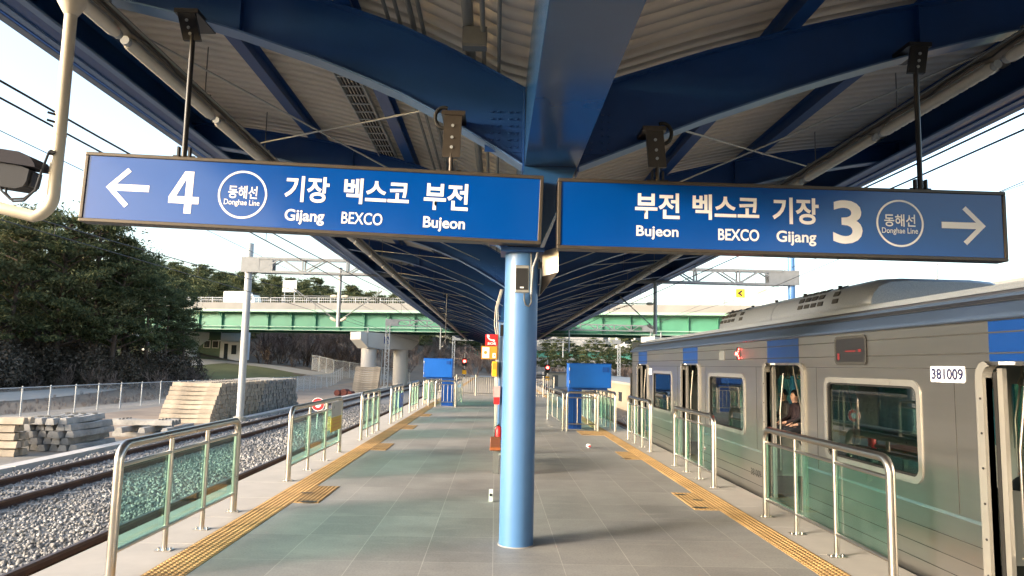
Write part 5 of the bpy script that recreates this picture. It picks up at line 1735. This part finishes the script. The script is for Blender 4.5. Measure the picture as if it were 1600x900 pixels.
def roadsign(x, z1, w, h, m, label, two=True):
    t = thing('road_sign', label, 'sign', (x, BY + .4, BZ + 2.5))
    for dx in ((-w * .35, w * .35) if two else (0,)):
        p = MB(); p.tube([(x + dx, BY + .4, BZ + 2.51), (x + dx, BY + .4, z1)], .05, 6); p.build('pole', M['galvlight'], t)
    p = MB(); p.box(x - w / 2, x + w / 2, BY + .32, BY + .345, z1 - h, z1); p.build('plate', m, t)
    return t
roadsign(-26.8, BZ + 6.3, 1.9, 1.5, M['galvlight'], 'grey back of a road sign on two poles on the bridge')
t_ = roadsign(27.7, BZ + 5.3, .95, .95, M['yellow'], 'yellow curve sign with a black chevron on the bridge', False)
p = MB(); stroke_on(p, [(.65, .75), (.3, .475), (.65, .2)], .2, (27.225, BY + .318, BZ + 4.35), (1, 0, 0), (0, 0, 1), .003); p.build('chevron', M['black'], t_)
t_ = roadsign(30.0, BZ + 5.5, .9, 1.0, M['cream'], 'pale cream sign right of the chevron sign on the bridge', False)

def turn_with_bridge(o, a=R(-12)):
    x, y = o.location.x, o.location.y - BY
    o.location.x, o.location.y = x * math.cos(a) - y * math.sin(a), BY + x * math.sin(a) + y * math.cos(a)
    o.rotation_euler = (0, 0, a)
for o in list(col.objects):
    if o.parent is None and (o is bridge or o.name.startswith(('white_truck', 'road_sign'))): turn_with_bridge(o)

# second, farther green bridge
t = thing('girder_bridge', 'far pale green bridge low over the tracks in the distance', 'bridge', (6, 205, 0))
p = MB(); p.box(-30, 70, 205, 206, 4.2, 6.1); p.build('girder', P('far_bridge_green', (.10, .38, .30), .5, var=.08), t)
p = MB(); p.box(-30, 70, 203.5, 211, 6.11, 7.3); p.build('parapet', M['parapet'], t)
for x in (3.5, 24, 50):
    p = MB(); p.box(x, x + 2, 206.5, 208.5, ground_z(x, 207) - 1, 4.19); p.build('pier', M['pier'], t)

# ------------------------------------------------------------------ signals at the far platform end
for x, y, lab, hz in ((-4.1, 96, 'red railway signal on a striped post left of the canopy end', 2.0), (6.95, 96, 'red railway signal on a striped post beyond the right cabinet', 1.4)):
    t = thing('railway_signal', lab, 'signal', (x, y, GZ))
    p = MB(); p.tube([(x, y, GZ), (x, y, hz + 1.2)], .075, 10); p.build('post', M['white'], t)
    p = MB()
    for z in (GZ + .3, GZ + 1.2, GZ + 2.0): p.tube([(x, y, z), (x, y, z + .3)], .085, 10)
    p.build('black_band', M['black'], t)
    p = MB(); p.box(x - .3, x + .3, y - .2, y + .08, hz - .45, hz + .6); hdx = p.build('lamp_head', M['black'], t)
    p = MB(); p.tube([(x, y - .205, hz + .15), (x, y - .225, hz + .15)], .19, 14); p.build('red_light', M['redlamp'], hdx)
    p = MB(); p.tube([(x, y - .21, hz + .15), (x, y - .48, hz + .2)], .23, 14, cap=False); p.build('visor', M['black'], hdx)
    p = MB(); p.box(x - .28, x + .28, y - .12, y - .1, hz - 1.55, hz - 1.0); p.build('yellow_plate', M['yellow'], t)

# ------------------------------------------------------------------ buildings
hx, hy = -38.0, 103.0
hz = float(ground_z(hx, hy)) - .2
t = thing('gate_house', 'small two-storey house, pale blue tower and dark green side, under the bridge', 'house', (hx, hy, hz))
p = MB(); p.box(hx - 1.1, hx + 1.7, hy, hy + 4, hz, hz + 6.4); tw = p.build('tower_wall', M['housepale'], t)
p = MB(); p.box(hx - 1.0, hx + 1.6, hy - .03, hy - .002, hz + 3.9, hz + 5.9); p.build('upper_window', M['darkwin'], tw)
p = MB(); p.box(hx - .55, hx + .0, hy - .04, hy - .002, hz + .2, hz + 2.4); p.box(hx + .5, hx + 1.2, hy - .04, hy - .002, hz + .9, hz + 2.2); p.build('lower_window', M['darkwin'], tw)
p = MB(); p.box(hx - 1.2, hx + 2.2, hy - 1.0, hy - .05, hz + 2.7, hz + 2.85); p.build('porch_roof', M['housepale'], t)
p = MB(); p.box(hx + 1.95, hx + 2.05, hy - .9, hy - .8, hz, hz + 2.69); p.build('porch_post', M['housepale'], t)
p = MB(); p.box(hx - 5.6, hx - 1.101, hy + .4, hy + 5, hz, hz + 5.6); sw = p.build('side_wing', M['housegreen'], t)
for x in (hx - 3.6, hx - 2.4):
    p = MB(); p.box(x, x + .95, hy + .34, hy + .398, hz + 1.7, hz + 2.8); wn = p.build('window', M['white'], sw)
    p = MB(); p.box(x + .1, x + .85, hy + .32, hy + .338, hz + 1.8, hz + 2.7); p.build('pane', M['darkwin'], wn)
p = MB(); p.box(hx - 5.9, hx + 2, hy - .2, hy + 5.2, hz + 6.41, hz + 6.7); p.build('roof', M['housepale'], t)

def block(x0, x1, y, d, z1, floors, n, label, name='apartment_block', z0=None, m=None):
    z0 = float(ground_z((x0 + x1) / 2, y)) - 1 if z0 is None else z0
    t = thing(name, label, 'building', ((x0 + x1) / 2, y, z0))
    p = MB(); p.box(x0, x1, y, y + d, z0, z1); w_ = p.build('wall', m or M['apartment'], t)
    fh = (z1 - z0 - 1) / floors
    for f in range(floors):
        za = z0 + 1 + f * fh
        for k in range(n):
            a = x0 + (x1 - x0) * (k + .2) / n; b = x0 + (x1 - x0) * (k + .8) / n
            p = MB(); p.box(a, b, y - .05, y - .005, za + fh * .3, za + fh * .8); p.build('window', M['darkwin'], w_)
        p = MB(); p.box(x0 - .3, x1 + .3, y - .9, y - .06, za + fh * .05, za + fh * .22); p.build('balcony', M['apartment'], w_)
    p = MB(); p.box(x0 - .5, x1 + .5, y - .5, y + d + .5, z1 + .001, z1 + .5); p.build('roof', M['parapet'], t)
block(16, 37, 232, 14, 13.5, 3, 6, 'white flat-roofed building on the slope below the bridge')
block(22, 31, 230.5, 10, 18.5, 2, 4, 'taller white house rising behind the flat-roofed building', z0=13.6)
block(46, 92, 260, 16, 19, 3, 12, 'long white row of houses under the right part of the bridge')
block(2, 13, 246, 12, 17, 3, 4, 'pale block of flats right of the canopy end')
t = thing('retaining_wall', 'pale terraced stone retaining wall right of the canopy end', 'wall', (10, 222, 0))
for k in range(3):
    p = MB(); p.box(1 + k, 34, 221 + k * 3, 223.9 + k * 3, 0, 8.2 + k * 1.7); p.build('terrace', P('stone_terrace', (.36, .35, .33), .9, var=.4, scale=1.2), t)
# opposite low platform wall right of the train end and white cube
t = thing('low_building', 'low beige wall with small dark openings across the right track', 'wall', (9.2, 50, GZ))
p = MB(); p.box(9.0, 9.4, 34, 90, GZ - .2, .62); w_ = p.build('wall', M['beige'], t)
for y in np.arange(38, 88, 6.5):
    p = MB(); p.box(8.93, 8.998, y, y + 1.0, -.6, .05); p.build('opening', M['darkwin'], w_)
p = MB(); p.box(8.85, 14, 33.8, 90.2, .621, .78); p.build('slab_top', M['coping'], t)
p = MB()
block(18.4, 26, -5, 31, 4.65, 1, 3, 'long beige building behind the train roof at the right edge', 'beige_building', GZ - .2, M['beige'])
t = thing('equipment_cabin', 'small white cabin beside the track beyond the right cabinet', 'cabin', (9.2, 104, GZ))
p = MB(); p.box(7.6, 11.2, 103, 106, GZ - .1, .8); w_ = p.build('wall', M['apartment'], t)
p = MB(); p.box(7.5, 11.3, 102.8, 106.2, .801, .95); p.build('roof', M['parapet'], t)
p = MB(); p.box(8.2, 9.0, 102.96, 102.999, GZ, .5); p.build('door', M['conduit'], w_)
for x, y, h_, lab in ((27.5, 44, 8.6, 'thin pale mast beyond the train roof at right'), (30.5, 40, 8.3, 'slim grey lamp mast beyond the train roof, right of the thin pale one')):
    t = thing('mast', lab, 'mast', (x, y, GZ))
    p = MB(); p.tube([(x, y, GZ), (x, y, h_)], [.14, .10], 10); p.build('pole', M['galvlight'], t)
    p = MB(); p.tube([(x, y, h_), (x, y, h_ + .12)], .16, 10); p.build('cap', M['galvlight'], t)

# ------------------------------------------------------------------ trees
def pine_variant(seed, H_=12., crown=4.2, base=.28, n_cl=58, per=130, leaf=.30):
    """returns trunk MB data and needle arrays; needle tufts gathered in flat irregular clumps along limbs"""
    r = np.random.default_rng(seed)
    tr = MB()
    bend = r.normal(0, .35, 2)
    tp = [(bend[0] * (k / 8) ** 2, bend[1] * (k / 8) ** 2, H_ * .93 * k / 8) for k in range(9)]
    tr.tube(tp, [.24 * (1 - .85 * k / 8) + .02 for k in range(9)], 8)
    V = []
    for c in range(n_cl):
        u = r.uniform(base, 1.0) ** .9
        z = H_ * u
        env = crown * (1 - ((u - .45) / .62) ** 2) ** .5 if abs(u - .45) < .62 else .3
        env = max(env, .5) * r.uniform(.5, 1.22)
        a = r.uniform(0, math.tau)
        rad = env * math.sqrt(r.uniform(.12, 1))
        cx, cy_ = rad * math.cos(a) + bend[0] * u * u, rad * math.sin(a) + bend[1] * u * u
        if c % 2 == 0:
            z0 = z - rad * .35 - .2
            z0 = max(z0, H_ * .12)
            tr.tube([(bend[0] * (z0 / H_) ** 2, bend[1] * (z0 / H_) ** 2, z0), (cx * .55, cy_ * .55, (z0 * .45 + z * .55)), (cx, cy_, z)], [.075, .045, .015], 5, cap=False)
        n = int(per * r.uniform(.6, 1.4))
        s = r.uniform(.45, 1.05)
        d = r.normal(0, 1, (n, 3)); d /= np.linalg.norm(d, axis=1)[:, None] + 1e-6
        d *= r.uniform(.1, 1., (n, 1)) ** .6
        pc = np.array([cx, cy_, z]) + d * np.array([s, s, s * .36])
        V.append(pc)
        m_ = n // 4
        V.append(np.array([cx, cy_, z + .1]) + r.normal(0, 1, (m_, 3)) * np.array([s * .85, s * .85, s * .42]))
    pc = np.concatenate(V); n = len(pc)
    # each tuft: a narrow kite pointing outwards/upwards
    dr = r.normal(0, 1, (n, 3)); dr[:, 2] = np.abs(dr[:, 2]) * .7 + .25; dr /= np.linalg.norm(dr, axis=1)[:, None]
    sd = np.cross(dr, r.normal(0, 1, (n, 3))); sd /= np.linalg.norm(sd, axis=1)[:, None] + 1e-6
    L_ = leaf * r.uniform(.6, 1.5, (n, 1)); W_ = L_ * r.uniform(.13, .27, (n, 1))
    v = np.stack([pc - dr * L_ * .4, pc + sd * W_, pc + dr * L_ * .7, pc - sd * W_], 1).reshape(-1, 3)
    f = np.arange(n * 4).reshape(-1, 4)
    return tr, v, f

def tree_proto(name, seed, mat, **kw):
    tr, v, f = pine_variant(seed, **kw)
    root = thing(name, '', 'tree')
    tr.build('trunk', M['bark'], root)
    np_mesh('crown', v, f, mat, root)
    return root
protos = [tree_proto('pine_tree', 101, M['needle'], H_=12, crown=3.6, n_cl=74, per=150, leaf=.23, base=.26),
          tree_proto('pine_tree', 202, M['needle2'], H_=12, crown=3.2, n_cl=66, per=150, leaf=.23, base=.30),
          tree_proto('pine_tree', 303, M['needle'], H_=12, crown=4.2, n_cl=82, per=150, leaf=.23, base=.22),
          tree_proto('pine_tree', 404, M['needle'], H_=12, crown=3.0, n_cl=54, per=140, leaf=.23, base=.36)]
# pixel-free placement: bearings measured on site, the nearest row along the bank of the access road
spots = [(-40.5, 52, 12.6, 0, 'dark broad pine at the far left edge of the wood'),
         (-37.4, 50, 9.6, 2, 'low bushy pine at the left end of the front row'),
         (-37.5, 56, 13.2, 1, 'tall olive pine, second in the front row from the left'),
         (-35.0, 58, 14.3, 2, 'tallest dark pine of the left wood'),
         (-33.0, 60, 13.9, 1, 'tall pale green pine beside the tallest dark one'),
         (-31.6, 60, 11.0, 0, 'dense dark pine in the middle of the front row'),
         (-32.2, 63, 12.0, 3, 'slender pine with open crown rising behind the dense dark one'),
         (-30.2, 63, 9.4, 3, 'open pine near the right end of the front row'),
         (-30.0, 66, 8.6, 3, 'thin pine near the right end with gaps in its crown'),
         (-29.6, 69, 7.2, 3, 'small pine at the right end of the wood, before the bridge'),
         (-43.5, 60, 13.6, 3, 'pine behind the left edge of the wood'),
         (-40.0, 63, 13.9, 0, 'dark pine in the second row on the left'),
         (-36.5, 66, 14.2, 1, 'pale pine in the second row behind the tallest one'),
         (-35.0, 69, 12.0, 2, 'broad pine in the second row, in the middle'),
         (-32.5, 72, 9.8, 0, 'pine in the second row on the right'),
         (-46.0, 70, 13, 2, 'broad pine deep in the wood on the left')]
used = set()
for x, y, h_, k, lab in spots:
    z = float(ground_z(x, y)) - .1
    s = h_ / 12.
    pr = protos[k]
    if k not in used:
        used.add(k); o = pr; o.location = (x, y, z); o.scale = (s * random.uniform(.95, 1.1),) * 2 + (s,); o['label'] = lab; o['group'] = 'pines of the left wood'
        o.rotation_euler = (0, 0, random.uniform(0, 6.28))
    else:
        dup(pr, (x, y, z), lab, 'pines of the left wood', random.uniform(0, 6.28), (s * random.uniform(.95, 1.15), s * random.uniform(.95, 1.15), s))

def merged_forest(name, places, variants, mat, matb, label):
    VV, FF, n0 = [], [], 0
    for (x, y, z, s, a, k) in places:
        v, f = variants[k]
        ca, sa = math.cos(a), math.sin(a)
        w = np.stack([(v[:, 0] * ca - v[:, 1] * sa) * s + x, (v[:, 0] * sa + v[:, 1] * ca) * s + y, v[:, 2] * s + z], 1)
        VV.append(w); FF.append(f + n0); n0 += len(v)
    return np_mesh(name, np.concatenate(VV), np.concatenate(FF), mat, kind='stuff', label=label)
lowpine = [pine_variant(500 + k, H_=11, crown=3.2, n_cl=80, per=60, leaf=.36)[1:] for k in range(3)]
pl = []
for _ in range(1500):
    x, y = rng.uniform(-110, 6), rng.uniform(112, 230)
    hz_ = float(ground_z(x, y))
    if x > -60 and hz_ < 2.6 + rng.uniform(-1.2, 1.2): continue
    if x > -22 and y < 135 and rng.random() < .7: continue
    if len(pl) and min((p_[0] - x) ** 2 + (p_[1] - y) ** 2 for p_ in pl) < 9: continue
    pl.append((x, y, hz_ - .3, rng.uniform(.6, .95), rng.uniform(0, 6.28), int(rng.integers(3))))
    if len(pl) > 300: break
for x, y in ((-56, 55), (-60, 64), (-52, 66), (-55, 74), (-64, 72), (-49, 77), (-58, 86), (-66, 90), (-70, 60), (-48, 62), (-46, 76), (-62, 50), (-52, 56), (-47, 54), (-44.5, 50)):
    pl.append((x, y, float(ground_z(x, y)) - .2, rng.uniform(.85, 1.05), rng.uniform(0, 6.28), int(rng.integers(3))))
for x, y in ((14, 160), (17, 165), (21, 158), (25, 166), (29, 160), (34, 170), (38, 162), (43, 168), (50, 175), (58, 170), (12, 175), (66, 178), (30, 185), (22, 190)):
    pl.append((x, y, float(ground_z(x, y)) - .2, rng.uniform(.7, .95), rng.uniform(0, 6.28), int(rng.integers(3))))
merged_forest('pine_forest', pl, lowpine, M['needle'], M['bark'], 'pine wood covering the hill behind the bridge')

# bare trees and brush
def bare_variant(seed, H_=7.0, mat=None, levels=4):
    r = np.random.default_rng(seed)
    V, F = [], []
    def seg(a, b, w0, w1):
        d = b - a
        s = np.cross(d, r.normal(0, 1, 3)); s /= np.linalg.norm(s) + 1e-9
        s2 = np.cross(d, s); s2 /= np.linalg.norm(s2) + 1e-9
        for q in (s, s2):
            n = len(V); V.extend([a - q * w0, a + q * w0, b + q * w1, b - q * w1]); F.append((n, n + 1, n + 2, n + 3))
    def grow(p, d, L_, w, lev):
        n = 3
        for k in range(n):
            d = d + r.normal(0, .13, 3) + np.array([0, 0, .05]); d /= np.linalg.norm(d)
            q = p + d * L_ / n
            seg(p, q, w * (1 - .25 * k / n), w * (1 - .25 * (k + 1) / n)); p = q
            if lev > 0:
                for _ in range(2 if lev > 1 else 3):
                    e = d + r.normal(0, .55, 3); e[2] += .12; e /= np.linalg.norm(e)
                    grow(p, e, L_ * r.uniform(.45, .72), w * .5, lev - 1)
    for _ in range(4):
        d = np.array([r.normal(0, .28), r.normal(0, .28), 1.]); d /= np.linalg.norm(d)
        grow(np.array([r.normal(0, .15), r.normal(0, .15), 0.]), d, H_ * .42, .055, levels - 1)
    return np.array(V), np.array(F)
bare = [bare_variant(900 + k, 7.0, None, 3) for k in range(4)]
bspots = [(-31, 107, 9.5, 'bare reddish tree right of the pale house tower'), (-27.5, 108, 9.8, 'wide bare tree on the slope under the bridge'), (-24.2, 105, 8.6, 'bare tree left of the reddish bush under the bridge'),
          (-21.2, 102, 8.2, 'large reddish bare bush left of the bridge pier'), (-18.3, 105, 8.6, 'bare tree close to the left side of the bridge pier'), (-34.5, 111, 10, 'bare tree just behind the house tower'),
          (-44.5, 106, 9.2, 'pale bare tree left of the green side of the house'), (1.0, 132, 8.5, 'bare tree by the red signal at the canopy end'), (-3.5, 128, 9, 'bare tree on the slope behind the left signal')]
for i, (x, y, h_, lab) in enumerate(bspots):
    k = i % 4
    z = float(ground_z(x, y)) - .1
    t = thing('bare_tree', lab, 'tree', (x, y, z), 'bare trees on the slope behind the bridge')
    if i < 4:
        v, f = bare[k]
        ob = np_mesh('branches', v + np.array([x, y, z]), f, M['twig'], t)
        bare[k] = (v, f, ob.data)
    else:
        ob = link('branches', bare[k][2], None, t)
    t.scale = (h_ / 7 * 1.1, h_ / 7 * 1.1, h_ / 7); t.rotation_euler = (0, 0, i * 1.3)
bs = [bare_variant(950 + k, 3.2, None, 2) for k in range(4)]
pl = []
for _ in range(1500):
    x, y = rng.uniform(-66, 12), rng.uniform(99, 178)
    hz_ = float(ground_z(x, y))
    if hz_ < .2 and x < -8: continue
    if x > -8 and (hz_ < -.4): continue
    if -45 < x < -33 and y < 109: continue
    pl.append((x, y, hz_ - .15, rng.uniform(.7, 1.7), rng.uniform(0, 6.28), int(rng.integers(4))))
    if len(pl) > 620: break
merged_forest('bare_brush', pl, bs, M['brush'], None, 'leafless brown brush covering the slope behind the bridge')
pl = []
for _ in range(900):
    x, y = rng.uniform(-60, -25), rng.uniform(40, 76)
    road = np.interp(y, [10, 30, 44, 58, 72, 88], [-34, -30.5, -30, -31, -36, -40])
    if abs(x - road) < 2.6 or x > road + 3 and rng.random() < .93: continue
    if x > road: continue
    pl.append((x, y, float(ground_z(x, y)) - .1, rng.uniform(.3, .95), rng.uniform(0, 6.28), int(rng.integers(4))))
    if len(pl) > 260: break
for x, y, h_, k, lab in spots:
    for _ in range(12):
        a, b_ = x + rng.uniform(-2.2, 2.4), y - rng.uniform(-1, 4)
        pl.append((a, b_, float(ground_z(a, b_)) - .1, rng.uniform(.45, 1.0), rng.uniform(0, 6.28), int(rng.integers(4))))
for _ in range(120):
    x, y = rng.uniform(5, 60), rng.uniform(135, 215)
    pl.append((x + 8, y, float(ground_z(x + 8, y)) - .15, rng.uniform(.8, 1.8), rng.uniform(0, 6.28), int(rng.integers(4))))
gpl = []
for _ in range(1500):
    x, y = rng.uniform(-48, -23.2), rng.uniform(24, 70)
    road = np.interp(y, [10, 30, 44, 58, 72, 88], [-34, -30.5, -30, -31, -36, -40])
    if abs(x - road) < 1.9: continue
    gpl.append((x, y, float(ground_z(x, y)) - .03, rng.uniform(.07, .2), rng.uniform(0, 6.28), int(rng.integers(4))))
merged_forest('dry_grass', gpl, bs, M['brush'], None, 'dry grass tufts between the yard fence and the pines')
merged_forest('dry_undergrowth', pl, bs, M['brush'], None, 'dry brown undergrowth along the foot of the pines')
# dark evergreen shrubs at the foot of the pines
def shrub_variant(seed):
    r = np.random.default_rng(seed)
    n = 1900
    d = r.normal(0, 1, (n, 3)); d /= np.linalg.norm(d, axis=1)[:, None]; d *= r.uniform(.5, 1, (n, 1)) ** .5
    d = d * np.array([1.3, 1.3, 1.25]) * (1 + .35 * np.sin(d[:, :1] * 4 + seed) * np.cos(d[:, 1:2] * 5)); d[:, 2] += 1.0
    a = r.normal(0, 1, (n, 3)); a /= np.linalg.norm(a, axis=1)[:, None]; b = np.cross(a, r.normal(0, 1, (n, 3))); b /= np.linalg.norm(b, axis=1)[:, None]
    s = r.uniform(.04, .10, (n, 1))
    return np.stack([d - a * s, d + b * s * .6, d + a * s, d - b * s * .6], 1).reshape(-1, 3), np.arange(n * 4).reshape(-1, 4)
sv = [shrub_variant(k) for k in range(3)]
pl = []
for k in range(230):
    y = rng.uniform(42, 78)
    road = np.interp(y, [10, 30, 44, 58, 72, 88], [-34, -30.5, -30, -31, -36, -40])
    x = road - rng.uniform(4.0, 15)
    pl.append((x, y, float(ground_z(x, y)) - .3, rng.uniform(.8, 1.8), rng.uniform(0, 6.28), int(rng.integers(3))))
for x, y, h_, k, lab in spots:
    for _ in range(3):
        a, b_ = x + rng.uniform(-2.2, 2.4), y - rng.uniform(-2.5, 2.5)
        pl.append((a, b_, float(ground_z(a, b_)) - .2, rng.uniform(.8, 1.6), rng.uniform(0, 6.28), int(rng.integers(3))))
merged_forest('evergreen_shrubs', pl, sv, M['shrub'], None, 'dark shrubs filling the foot of the pine wood')
